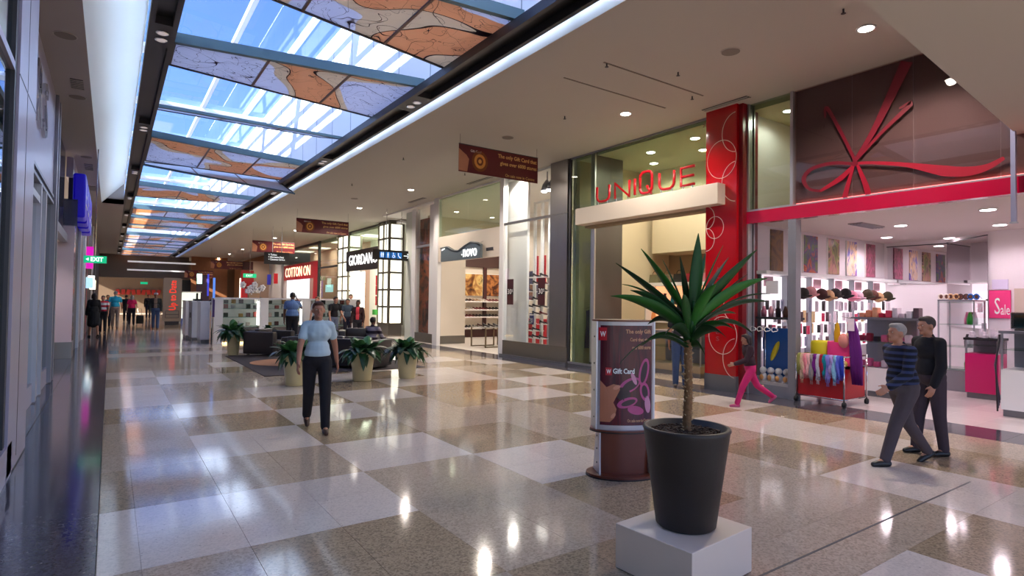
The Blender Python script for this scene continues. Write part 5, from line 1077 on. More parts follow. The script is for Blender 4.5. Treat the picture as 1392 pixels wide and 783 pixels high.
# background shop walls beyond the kiosk
struct(rbox(6.0, 9.0, 60, 60.2, 0, ZC, 'wall_timber_far', WOOD))
struct(rbox(10.9, 11.1, 53, 68, 0, ZC, 'wall_timber_side', WOOD))
for k, (x0, x1, y, z0_, z1_, m_, n) in enumerate([(8.0, 8.9, 47.2, 0, 3.7, REDM, 'tall red display wall below the far exit sign'), (8.1, 8.8, 47.0, 3.75, 4.35, mat('dark_maroon', (60, 14, 24), .5), 'dark maroon sign panel above the far red wall'), (5.6, 6.5, 52, 0, 3.4, mat('plum_panel', (66, 44, 62), .5), 'plum coloured panel left of the far red wall'), (4.6, 5.3, 53, 0, 3.0, BLACKM, 'tall black panel right of the grey pylon'), (9.2, 10.6, 50, 0, 4.6, mat('tan_panel', (150, 128, 112), .6), 'tan panel wall right of the far red wall')]):
    o = B().box(x0, x1, y, y + .2, z0_, z1_).build('display_wall', m_); tag(o, n, 'wall panel')
for k, (x0, y, z0_, z1_, m_, n) in enumerate([(6.35, 51.94, 1.75, 3.5, mat('lit_blue_strip', (60, 70, 210), .4, emit=.6), 'blue lit strip on the plum panel'), (5.62, 51.94, 2.7, 3.5, mat('lit_white_screen', (190, 240, 220), .4, emit=1.5), 'pale lit screen hanging by the plum panel'), (7.92, 47.14, 1.6, 3.1, mat('lit_edge', (250, 240, 220), .4, emit=2), 'glowing vertical edge strip left of the far red wall'), (9.3, 44.5, 2.6, 3.35, mat('blue_banner', (30, 40, 170), .5), 'small blue hanging banner below the direction sign'), (9.75, 44.5, 2.7, 3.45, REDM, 'small red hanging banner beside the blue one')]):
    o = B().box(x0, x0 + [.12, .35, .08, .25, .28][k], y, y + .06, z0_, z1_).build('lit_strip' if k < 3 else 'small_banner', m_)
    if k > 2: B().box(x0 + .12, x0 + .14, y + .02, y + .04, z1_, ZC).build('rod', CHROME, o)
    o; tag(o, n, 'sign')
# ================================================================ KIOSK
kt = thing('kiosk', 'white glass kiosk with lit shelves behind the charcoal armchair', 'kiosk', (5.3, 23, 0))
KY = 22.4
B().box(2.95, 8.2, KY + .1, KY + .5, 0, .55).build('base', mat('kiosk_base', (104, 96, 96), .5), kt)
B().box(2.95, 8.2, KY, KY + .6, 1.57, 1.63).build('top', WHITEG, kt)
for x in (2.95, 4.45, 5.95, 7.7): B().box(x, x + .3, KY, KY + .55, 0, 1.57).build('post', WHITEG, kt)
B().box(3.25, 8.2, KY + .5, KY + .54, .55, 1.57).build('back_panel', mat('kiosk_back', (214, 214, 206), .5, emit=.12), kt)
for z_ in (.60, .92, 1.22, 1.40): B().box(3.25, 8.0, KY + .06, KY + .5, z_, z_ + .02).build('shelf', mat('shelf_green', (150, 176, 160), .2), kt)
for (a, b_) in ((3.25, 4.45), (4.75, 5.95), (6.25, 7.7)): B().box(a, b_, KY + .02, KY + .03, .6, 1.55).build('pane', GLASS, kt)
for x in (4.38, 5.9): B().box(x, x + .05, KY + .1, KY + .14, .65, 1.5).build('light_strip', mat('lit_strip_white', (255, 250, 245), .4, emit=5), kt)
B().box(3.0, 8.1, KY + .04, KY + .08, 0, .06).build('floor_light', mat('warm_floor_light', (255, 220, 140), .4, emit=3), kt)
kc = [(90, 50, 50), (40, 34, 36), (200, 180, 170), (150, 60, 50), (190, 150, 80), (60, 70, 60), (230, 225, 220)]
KM = [B().cbox(-.07, .07, -.06, .06, 0, .15, .012).mesh('box', mat('kiosk_box_%d' % i, c, .4, var=.25, vscale=18)) for i, c in enumerate(kc)]
kn = ['brown', 'black', 'stone', 'rust', 'gold', 'olive', 'white']
for s, z_ in enumerate((.62, .94, 1.24, 1.42)):
    for k in range(18):
        if (k * 5 + s * 3) % 4 == 0: continue
        q = (k * 3 + s * 5) % 7; x = 3.38 + k * .245
        if any(abs(x - p - .15) < .2 for p in (4.45, 5.95)): continue
        o = bpy.data.objects.new('boxed_item', KM[q]); COL.objects.link(o); o.location = (x, KY + .28, z_); o.scale = (1, 1, .8 + .2 * ((k * 7 + s) % 3)); tag(o, kn[q] + ' boxed item on the ' + ['lowest', 'second', 'third', 'top'][s] + ' kiosk shelf', 'box', kn[q] + ' boxed items, ' + ['lowest', 'second', 'third', 'top'][s] + ' kiosk shelf')
# counter items on top, flowers
fl = thing('flower_arrangement', 'white flowers in a box standing on the kiosk top', 'flowers', (4.3, 22.75, 1.63))
B().box(4.12, 4.48, 22.65, 22.9, 1.631, 1.80).build('flower_box', mat('tan_box', (190, 150, 110), .6), fl)
for k in range(14):
    a = k * 2.4; r = .1 + .35 * (k % 5) / 5; p = Vector((4.3 + r * math.cos(a), 22.78 + r * .4 * math.sin(a), 1.82 + .35 * ((k * 3) % 7) / 7))
    B().tube([(4.3, 22.78, 1.78), tuple(p)], .008, 5).build('stem', mat('stem_green', (60, 90, 50), .6), fl)
    b = B()
    for q in range(5): d = Vector((math.cos(q * 1.257), .4 * math.sin(q * 1.257), math.sin(q * 1.257))); b.ell(p + d * .06, (.05, .03, .05), 6, 4)
    b.build('bloom', mat('white_petal', (236, 230, 222), .7), fl, True)
for k, (x0, x1, y0, y1, h, m_, n) in enumerate([(2.62, 2.92, 22.95, 23.9, 1.45, WHITEG, 'white cabinet unit at the left corner of the kiosk'), (2.50, 2.75, 24.4, 25.5, 1.45, ALU, 'grey cabinet unit further back on the kiosk left side'), (2.45, 2.70, 26.0, 27.2, 1.45, WHITEG, 'rear white cabinet unit on the kiosk left side')]):
    t = thing('kiosk_cabinet', n, 'cabinet', ((x0 + x1) / 2, (y0 + y1) / 2, 0)); B().box(x0 + .03, x1, y0 + .03, y1, 0, .12).build('plinth', SKIRT, t); B().cbox(x0, x1, y0, y1, .12, h, .01).build('body', m_, t); B().box(x0 - .02, x1 + .02, y0 - .02, y1 + .02, h, h + .04).build('top', WHITEG, t)
    if k == 1: B().box(x0 - .01, x0, y0 + .3, y0 + .7, .85, 1.05).build('slot', BLACK, t)
o = B().box(2.6, 2.85, 24.6, 25.2, 1.49, 1.56).box(2.7, 2.72, 24.65, 25.15, 1.56, 1.78).build('screen_monitor', BLACKM); tag(o, 'dark screen on the left side cabinet of the kiosk', 'monitor')
t = thing('banner_stand', 'slim violet lit post at the corner of the kiosk', 'post', (2.93, 22.3, 0)); B().tube([(2.93, 22.3, 0), (2.93, 22.3, 2.3)], .02).build('pole', CHROME, t); B().box(2.90, 2.97, 22.27, 22.29, .95, 1.55).build('panel', mat('violet_panel', (70, 40, 110), .4), t); B().box(2.9, 2.97, 22.27, 22.29, 1.6, 2.3).build('lit_panel', mat('blue_lit_panel', (90, 140, 230), .4, emit=.7), t)

# ================================================================ LOUNGE
rug = B().box(2.66, 6.3, 12.75, 17.72, .0005, .012).build('rug', mat('charcoal_rug', (62, 54, 56), .95, bump=.4, bscale=150, var=.1, vscale=20)); tag(rug, 'dark charcoal rug under the lounge seats', 'rug')
o = B().lathe([(.9, .0125), (.9, .016)], (3.75, 15.3, 0), 40).build('round_rug', mat('tan_rug', (170, 120, 86), .95, bump=.3, bscale=120)); tag(o, 'round tan rug inset on the charcoal rug', 'rug')
LEATH = mat('charcoal_leather', (46, 42, 44), .42, bump=.15, bscale=60, var=.08)
def sofa(label, x, y, rz, wd, dp, seats, h=.67):
    t = thing('armchair' if seats == 1 else 'sofa', label, 'armchair' if seats == 1 else 'sofa', (x, y, .012), rz)
    def bb(x0, x1, y0, y1, z0_, z1_, n, c=.03): B().cbox(x0, x1, y0, y1, z0_, z1_, c).build(n, LEATH, t, True, shift=False)
    a = .2
    bb(-wd / 2, -wd / 2 + a, -dp / 2, dp / 2, .05, h, 'armrest'); bb(wd / 2 - a, wd / 2, -dp / 2, dp / 2, .05, h, 'armrest'); bb(-wd / 2 + a, wd / 2 - a, dp / 2 - .22, dp / 2, .05, h + .02, 'backrest')
    bb(-wd / 2 + a, wd / 2 - a, -dp / 2 + .02, dp / 2 - .22, .05, .27, 'seat_base', .015); sw = (wd - 2 * a) / seats
    for k in range(seats): bb(-wd / 2 + a + k * sw + .005, -wd / 2 + a + (k + 1) * sw - .005, -dp / 2, dp / 2 - .22, .27, .42, 'seat_cushion', .04); bb(-wd / 2 + a + k * sw + .01, -wd / 2 + a + (k + 1) * sw - .01, dp / 2 - .36, dp / 2 - .2, .42, h + .06, 'back_cushion', .04)
    for sx in (-1, 1):
        for s_ in (-1, 1): B().box(sx * (wd / 2 - .1) - .03, sx * (wd / 2 - .1) + .03, s_ * (dp / 2 - .1) - .03, s_ * (dp / 2 - .1) + .03, 0, .05).build('foot', CHROME, t, shift=False)
    return t
sofa('charcoal leather armchair beside the pot plant in front of the kiosk', 3.78, 17.62, math.radians(43), 1.05, .95, 1)
sofa('long charcoal leather sofa seen from behind, behind the middle pots', 4.52, 13.95, math.radians(125), 2.6, .85, 3)
sofa('charcoal leather armchair on the far side of the round rug', 6.2, 17.2, math.radians(-20), 1.05, .95, 1)
# pots with broad leaved plants
POTC = mat('cream_ceramic', (196, 184, 140), .3, var=.04)
LEAFM = [mat('leaf_green_%d' % i, c, .35, var=.25, vscale=9) for i, c in enumerate([(28, 66, 34), (38, 84, 42), (20, 50, 28), (60, 110, 56)])]
def leaf_mesh(L, w_, droop, m, up=1.0, n=7):
    """broad arching leaf along +Y rising then drooping; folded along the midrib, real thickness"""
    vs = []; fs = []
    for i in range(n + 1):
        u = i / n; y = L * (u - .12 * u * u); z_ = L * (up * .75 * u - droop * u * u); ww = w_ * (math.sin(PI * min(1, .08 + u * .92)) ** .8) * (1 if i < n else 0) + .002
        stem = u < .22
        if stem: ww = .008
        for (sx, dz) in ((-1, .18 * ww), (0, 0), (1, .18 * ww)): vs.append((sx * ww, y, z_ + dz))
        for (sx, dz) in ((-1, .18 * ww), (0, 0), (1, .18 * ww)): vs.append((sx * ww, y, z_ + dz - .003))
    for i in range(n):
        a = i * 6; c = a + 6
        fs += [(a, a + 1, c + 1, c), (a + 1, a + 2, c + 2, c + 1), (a + 3, c + 3, c + 4, a + 4), (a + 4, c + 4, c + 5, a + 5), (a, c, c + 3, a + 3), (a + 2, a + 5, c + 5, c + 2)]
    me = B().add(vs, fs).mesh('leaf', m, True); return me
LV = [leaf_mesh(.46, .085, .75, LEAFM[0]), leaf_mesh(.50, .09, .95, LEAFM[1]), leaf_mesh(.40, .075, .45, LEAFM[2], 1.2), leaf_mesh(.48, .08, 1.15, LEAFM[0]), leaf_mesh(.36, .075, .3, LEAFM[3], 1.3), leaf_mesh(.52, .08, .85, LEAFM[2], 1.1)]
def pot_plant(label, x, y, h, r, sc=1.0, lean=0, n=84, seed=1):
    t = thing('potted_plant', label, 'potted plant', (x, y, 0)); rr = random.Random(seed)
    B().lathe([(r * .68, 0), (r * .72, .02), (r * .80, h * .4), (r, h - .01), (r, h), (r * .9, h), (r * .88, h - .05), (0.001, h - .05)], (0, 0, 0), 36).build('pot', POTC, t, True, shift=False)
    B().lathe([(r * .87, h - .055), (r * .87, h - .04)], (0, 0, 0), 24).build('soil', SOIL, t, shift=False)
    for k in range(n):
        a = k * 2.39996 + rr.uniform(-.3, .3); o = bpy.data.objects.new('leaf', LV[rr.randrange(6)]); COL.objects.link(o); o.parent = t
        ring = (k / n) ** .7; o.location = (math.cos(a) * r * .35 * ring, math.sin(a) * r * .35 * ring, h - .05); s = sc * rr.uniform(.9, 1.35)
        o.scale = (s, s * (.45 + .6 * ring), s * (1.25 - .45 * ring)); o.rotation_euler = (rr.uniform(-.1, .1), rr.uniform(-.15, .15), a)
    return t
pot_plant('broad leaved plant in the left cream pot behind the walking woman', 2.88, 11.25, .58, .235, 1.0, seed=3)
pot_plant('broad leaved plant in the middle cream pot in front of the sofa back', 4.18, 11.25, .58, .25, 1.0, seed=5)
pot_plant('broad leaved plant in the right cream pot standing apart on the tiles', 5.13, 11.2, .57, .235, .95, seed=8)
pot_plant('broad leaved plant in a cream pot left of the charcoal armchair', 2.9, 18.0, .64, .2, 1.05, seed=11)
pot_plant('small plant in a cream pot between armchair and kiosk', 4.1, 19.2, .6, .2, .9, n=22, seed=14)
pot_plant('plant in a cream pot at the far side of the lounge by the sofa', 5.9, 19.0, .6, .2, .9, n=22, seed=17)

# ================================================================ SIGN STAND
st = thing('sign_stand', 'freestanding curved gift card sign on an oval timber base', 'sign stand', (4.02, 3.93, 0), math.radians(-30))
TIM = mat('stand_timber', (112, 54, 36), .3, var=.2, vscale=5); EDGE = mat('dark_edge', (40, 26, 24), .4)
def oval(z0_, z1_, rx, ry, n, m): B().lathe([(1, z0_), (1, z1_)], (0, 0, 0), 48, rx, ry).build(n, m, st, shift=False)
oval(.006, .03, .34, .235, 'base_plate', TIM); oval(0, .012, .345, .24, 'base_edge', EDGE); oval(.425, .445, .31, .20, 'mid_plate', TIM); oval(.418, .43, .313, .203, 'mid_edge', EDGE); oval(1.445, 1.46, .30, .19, 'top_plate', TIM)
def curve_y(x): return -.165 * math.sqrt(max(0, 1 - (x / .335) ** 2))
def sheet(x0, x1, z0_, z1_, off, th, name, m, n=18):
    vs = []; fs = []
    for i in range(n + 1):
        x = x0 + (x1 - x0) * i / n; y = curve_y(x) - off; vs += [(x, y, z0_), (x, y, z1_), (x, y + th, z0_), (x, y + th, z1_)]
    for i in range(n): a = i * 4; c = a + 4; fs += [(a, c, c + 1, a + 1), (a + 2, a + 3, c + 3, c + 2), (a, a + 2, c + 2, c), (a + 1, c + 1, c + 3, a + 3)]
    fs += [(0, 1, 3, 2), (n * 4, n * 4 + 2, n * 4 + 3, n * 4 + 1)]
    return B().add(vs, fs).build(name, m, st, shift=False)
def sheet_back(x0, x1, z0_, z1_, name, m):
    o = sheet(x0, x1, z0_, z1_, 0, .006, name, m)
    for v in o.data.vertices: v.co.y = -v.co.y
    return o
sheet(-.27, .27, .445, 1.445, .0, .006, 'panel_frame', mat('silver_border', (190, 184, 186), .3, .4)); sheet_back(-.27, .27, .445, 1.445, 'panel_back', MATS['silver_border'])
sheet(-.245, .245, .49, 1.41, .0015, .0015, 'poster_sheet', photo('stand_poster', [(70, 10, 22), (92, 16, 32), (60, 10, 30), (110, 24, 44)], 5, .25, stretch=(4, 1, .3), dist=.3, seed=6))
for s in (-1, 1):
    B().prism([(s * .268, -.10, .445), (s * .268, .10, .445), (s * .268, .10, 1.445), (s * .268, -.10, 1.445)], (s * .012, 0, 0)).build('side_panel', ALU, st, shift=False)
    B().prism([(s * .235, -.13, .03), (s * .235, .13, .03), (s * .225, .07, .42), (s * .225, -.07, .42)], (s * .012, 0, 0)).build('side_plate', mat('pale_plate', (190, 184, 186), .4, .3), st, shift=False)
    for z_ in (.12, .25, .37): B().tube([(s * .245, -.02, z_), (s * .252, -.02, z_)], .008, 8).build('bolt', DARK, st, shift=False)
    for z_ in (.55, .8, 1.05, 1.3): B().tube([(s * .279, -.03, z_), (s * .286, -.03, z_)], .008, 8).build('bolt', DARK, st, shift=False)
b = B(); n = 14
vs = []
for i in range(n + 1):
    x = -.222 + .444 * i / n; y = -.11 * math.sqrt(1 - (x / .30) ** 2); vs += [(x, y, .03), (x, y, .42), (x, -y, .03), (x, -y, .42)]
fs = []
for i in range(n): a = i * 4; c = a + 4; fs += [(a, c, c + 1, a + 1), (a + 2, a + 3, c + 3, c + 2), (a, a + 2, c + 2, c), (a + 1, c + 1, c + 3, a + 3)]
fs += [(0, 1, 3, 2), (n * 4, n * 4 + 2, n * 4 + 3, n * 4 + 1)]
b.add(vs, fs).build('timber_column', TIM, st, shift=False)
def wrap(o, off):
    for v in o.data.vertices: v.co.y = curve_y(v.co.x) - off + (v.co.y * .3)
    return o
def stext(tx, x, z_, w_, h_, m, off=.003): wrap(text(tx, .1, (x, 0, z_), '-Y', m, st, width=w_, height=h_, ext=.0006, bold=.003, local=True), off)
CLAY = mat('clay_gold_print', (206, 150, 110), .5)
stext('The only Gift', -.02, 1.325, .25, .05, CLAY); stext('Card that gives', .02, 1.255, .21, .042, CLAY); stext('over 6000 stores', .04, 1.19, .19, .036, CLAY); stext('On sale now in Centre', -.0, .52, .23, .03, CLAY); stext('Gift Card', -.135, .965, .20, .05, LETWP, .005)
sheet(-.262, -.19, 1.27, 1.39, .004, .002, 'red_label', REDM, 4); stext('W', -.25, 1.305, .05, .05, LETWP, .006); sheet(-.20, -.145, .95, 1.02, .004, .002, 'red_label', REDM, 3); stext('W', -.193, .965, .04, .04, LETWP, .006)
def sprint(pts, m, off, name='print'):
    # fan with rings so that the print follows the curve
    cx = sum(p[0] for p in pts) / len(pts); cz = sum(p[1] for p in pts) / len(pts); vs = [(cx, 0, cz)]; fs = []; n_ = len(pts)
    for r in (.34, .67, 1): vs += [(cx + (p[0] - cx) * r, 0, cz + (p[1] - cz) * r) for p in pts]
    for k in range(n_):
        k2 = (k + 1) % n_; fs.append((0, 1 + k, 1 + k2))
        for q in range(2): fs.append((1 + q * n_ + k, 1 + (q + 1) * n_ + k, 1 + (q + 1) * n_ + k2, 1 + q * n_ + k2))
    return wrap(B().add(vs, fs).build(name, m, st, shift=False), off)
SKP = mat('skin_print_stand', (186, 116, 84), .35, var=.12, vscale=9)
def blob(cx, cz, rx, rz_, rot=0, n_=22): return [(cx + rx * math.cos(a) * math.cos(rot) - rz_ * math.sin(a) * math.sin(rot), cz + rx * math.cos(a) * math.sin(rot) + rz_ * math.sin(a) * math.cos(rot)) for a in [i * 2 * PI / n_ for i in range(n_)]]
PP = mat('chocolate_pink', (190, 70, 130), .3, var=.2, vscale=12); PD = mat('chocolate_dark', (44, 14, 26), .3, var=.3, vscale=14); PL = mat('chocolate_light', (210, 140, 170), .3)
for (cx, cz, rx, rz_, ro, m_, of) in [(.02, .86, .11, .06, .5, PP, .003), (.03, .86, .085, .04, .5, PD, .0036), (-.04, .78, .07, .06, -.4, PD, .0033), (.0, .70, .10, .045, .3, PP, .0034), (.01, .70, .07, .025, .3, PD, .004), (.16, .98, .05, .13, -.2, PP, .0032), (.16, .98, .03, .10, -.2, PD, .0038), (.17, .80, .05, .09, .2, PP, .0034), (.17, .80, .03, .06, .2, PD, .004), (.08, .63, .08, .04, -.2, PP, .0036), (.06, .92, .02, .06, .4, PL, .0042), (.20, .68, .03, .08, .1, PL, .004)]: sprint(blob(cx, cz, rx, rz_, ro), m_, of, 'chocolate_print')
sprint([(-.245, .52), (-.16, .52), (-.12, .56), (-.10, .64), (-.13, .70), (-.10, .76), (-.07, .82), (-.08, .86), (-.13, .87), (-.19, .84), (-.245, .90)], SKP, .005, 'hand_print')
sprint(blob(-.10, .84, .035, .018, .4), mat('nail_print', (216, 150, 120), .3), .0065, 'nail_print'); sprint(blob(-.13, .58, .03, .015, .9), MATS['nail_print'], .0065, 'nail_print')

# ================================================================ PLINTH, POT AND YUCCA
pz = .27
t = thing('plinth', 'white square plinth carrying the dark pot in the foreground', 'plinth', (2.905, 2.32, 0), .07)
B().cbox(-.31, .31, -.27, .27, .004, pz, .004).build('plinth_body', mat('plinth_paint', (226, 206, 188), .5, var=.02), t, shift=False); B().box(-.305, .305, -.265, .265, 0, .005).build('shadow_gap', DARK, t, shift=False)
yc = thing('potted_yucca', 'tall yucca with strap leaves in a dark tapered pot on the plinth', 'potted plant', (2.925, 2.32, pz + .001))
POTD = mat('dark_pot', (42, 36, 33), .5, var=.12, vscale=5, bump=.1, bscale=30)
B().lathe([(.165, 0), (.178, .012), (.255, .57), (.262, .585), (.258, .597), (.235, .597), (.228, .56), (.001, .55)], (0, 0, 0), 56).build('pot', POTD, yc, True, shift=False)
B().lathe([(.226, .54), (.226, .556), (.12, .568), (.001, .572)], (0, 0, 0), 40).build('soil', SOIL, yc, True, shift=False)
b = B(); rr = random.Random(4)
for k in range(420):
    a = rr.uniform(0, 2 * PI); r = .215 * math.sqrt(rr.random()); b.obox((r * math.cos(a), r * math.sin(a), .572 - .06 * r + rr.uniform(-.004, .010)), (rr.uniform(.012, .035), rr.uniform(.006, .014), .005), rr.uniform(0, PI), rr.uniform(-.5, .5), rr.uniform(-.5, .5))
o = b.build('mulch', mat('bark_chip', (70, 48, 32), .9, var=.5, vscale=40), yc, shift=False); o['kind'] = 'stuff'
TRK = mat('yucca_trunk', (122, 88, 56), .85, var=.35, vscale=40, bump=.8, bscale=50)
pth = [(0, 0, .55)]; rs = [.036]
for i in range(1, 60): u = i / 59; pth.append((.012 * math.sin(u * 4), -.012 * u, .55 + .62 * u)); rs.append((.027 - .003 * u) * (1.10 if i % 3 == 0 else .94))
b = B().tube(pth, rs, 14); b.build('trunk', TRK, yc, True, shift=False)
b = B()
for i in range(90):
    u = rr.random(); a = rr.uniform(0, 2 * PI); R_ = .026 - .003 * u; z_ = .57 + .58 * u; c = Vector((.012 * math.sin(u * 4) + R_ * math.cos(a), -.012 * u + R_ * math.sin(a), z_)); d = Vector((math.cos(a), math.sin(a), .5)) * rr.uniform(.008, .02); b.tube([c - d * .4, c + d], [.006, .001], 5)
o = b.build('leaf_scars', mat('leaf_scar', (170, 146, 110), .9), yc, shift=False)
TIPS = [(2.94, 2.25, 2.05), (2.72, 2.51, 1.96), (2.61, 2.62, 1.87), (2.5, 2.55, 1.66), (2.7, 2.58, 1.7), (2.48, 2.45, 1.26), (2.98, 2.42, 1.92), (3.17, 2.24, 1.99), (3.19, 2.02, 1.95), (3.27, 2.0, 1.78), (3.43, 2.08, 1.69), (3.32, 2.13, 1.44), (2.97, 2.01, 1.47), (2.88, 2.01, 1.43), (2.89, 2.16, 1.32), (2.73, 2.68, 1.74), (2.79, 2.56, 1.35), (2.62, 2.23, 1.44), (3.54, 2.16, 1.64), (3.0, 2.58, 1.91), (3.36, 2.33, 1.93), (3.28, 2.45, 1.96), (3.45, 2.25, 1.82), (2.93, 2.64, 1.48), (2.65, 2.13, 1.67), (2.86, 2.06, 1.74), (3.41, 2.31, 1.56), (2.84, 2.7, 1.81)]
YL = [mat('yucca_leaf_%d' % i, c, .5, spec=.3, var=.2, vscale=5) for i, c in enumerate([(26, 70, 22), (36, 92, 28), (18, 52, 20), (46, 104, 34)])]
def strap(base, tip, w_, m, sag, twist=0):
    base, tip = Vector(base), Vector(tip); L = (tip - base).length; n_ = 12; vs = []; fs = []; side = (tip - base).cross(Vector((0, 0, 1)))
    if side.length < .12 * L: side = Vector((.9, -.4, 0))
    side.normalize(); side = Matrix.Rotation(math.radians(twist), 3, (tip - base).normalized()) @ side; horiz = Vector((tip.x - base.x, tip.y - base.y, 0)); bend = Vector((0, 0, 1)) * sag * L
    for i in range(n_ + 1):
        u = i / n_; p = base + (tip - base) * u + bend * 4 * u * (1 - u); q = base + (tip - base) * min(1, u + .01) + bend * 4 * min(1, u + .01) * (1 - min(1, u + .01)); d = (q - p)
        if d.length < 1e-6: d = tip - base
        d.normalize(); nn = side.cross(d).normalized()
        ww = w_ / 2 * (.55 + 1.2 * u if u < .35 else .97 * (1 - ((u - .35) / .65) ** 1.8)) + .0012
        for (s, dz) in ((-1, .22 * ww), (0, 0), (1, .22 * ww)): vs.append(p + side * s * ww + nn * dz)
        for (s, dz) in ((-1, .22 * ww), (0, 0), (1, .22 * ww)): vs.append(p + side * s * ww + nn * (dz - .0025))
    for i in range(n_):
        a = i * 6; c = a + 6; fs += [(a, a + 1, c + 1, c), (a + 1, a + 2, c + 2, c + 1), (a + 3, c + 3, c + 4, a + 4), (a + 4, c + 4, c + 5, a + 5), (a, c, c + 3, a + 3), (a + 2, a + 5, c + 5, c + 2)]
    return B().add(vs, fs).build('leaf', m, yc, True)
for k, tp in enumerate(TIPS):
    el = (tp[2] - 1.45) / .6; zb = 1.40 + .16 * max(-.6, min(1, el)) ; a = math.atan2(tp[1] - 2.3, tp[0] - 2.92)
    strap((2.923 + .018 * math.cos(a), 2.295 + .018 * math.sin(a), zb), tp, .088 if k in (0, 1, 3, 7, 8, 9) else .068, YL[(k * 3) % 4 if tp[2] > 1.6 else [0, 2][k % 2]], .02 if el > .6 else .10 if el > .1 else .22, (0 if k == 0 else (1 if (tp[0] - 2.92) * .82 - (tp[1] - 2.3) * .57 < 0 else -1) * (18 + 9 * (k % 5))))
b = B()
for k in range(16): a = k * 2.4; b.tube([(2.923 + .015 * math.cos(a), 2.297 + .015 * math.sin(a), 1.36 + .012 * k - .0), (2.923 + .035 * math.cos(a), 2.297 + .035 * math.sin(a), 1.46 + .012 * k)], [.02, .008], 6)
b.build('crown', YL[0], yc, True)
# ================================================================ PEOPLE
def remesh(b, vox, name, mats, smooth=3):
    me = b.mesh('tmp', []); o = bpy.data.objects.new('tmp', me); COL.objects.link(o)
    m = o.modifiers.new('r', 'REMESH'); m.mode = 'VOXEL'; m.voxel_size = vox; m.adaptivity = 0
    s = o.modifiers.new('s', 'SMOOTH'); s.iterations = smooth; s.factor = .5
    dg = bpy.context.evaluated_depsgraph_get(); out = bpy.data.meshes.new_from_object(o.evaluated_get(dg)); bpy.data.objects.remove(o); bpy.data.meshes.remove(me)
    out.name = name; out.materials.clear()
    for q in (mats if isinstance(mats, (list, tuple)) else [mats]): out.materials.append(q)
    out.polygons.foreach_set('use_smooth', [True] * len(out.polygons)); return out
SKINS = {'fair': mat('skin_fair', (206, 152, 126), .55), 'tan': mat('skin_tan', (176, 122, 96), .55), 'dark': mat('skin_dark', (112, 72, 54), .5)}
EYE = mat('eye_white', (230, 226, 220), .3); IRIS = mat('iris_dark', (40, 26, 20), .3); LIP = mat('lips', (150, 80, 74), .5)
def cloth(n, c, var=.12): return mat('cloth_' + n, c, .9, var=var, vscale=12)
def striped(n, c1, c2, s):
    if n in MATS: return MATS[n]
    m = bpy.data.materials.new(n); m.use_nodes = True; t = m.node_tree; b = t.nodes['Principled BSDF']; tc = t.nodes.new('ShaderNodeTexCoord'); w = t.nodes.new('ShaderNodeTexWave'); w.bands_direction = 'Z'; w.inputs['Scale'].default_value = s; w.inputs['Distortion'].default_value = .6
    t.links.new(tc.outputs['Object'], w.inputs['Vector']); r = ramp(t, [(.3, c1), (.55, c2)]); t.links.new(w.outputs[0], r.inputs[0]); t.links.new(r.outputs[0], b.inputs['Base Color']); b.inputs['Roughness'].default_value = .9; MATS[n] = m; return m
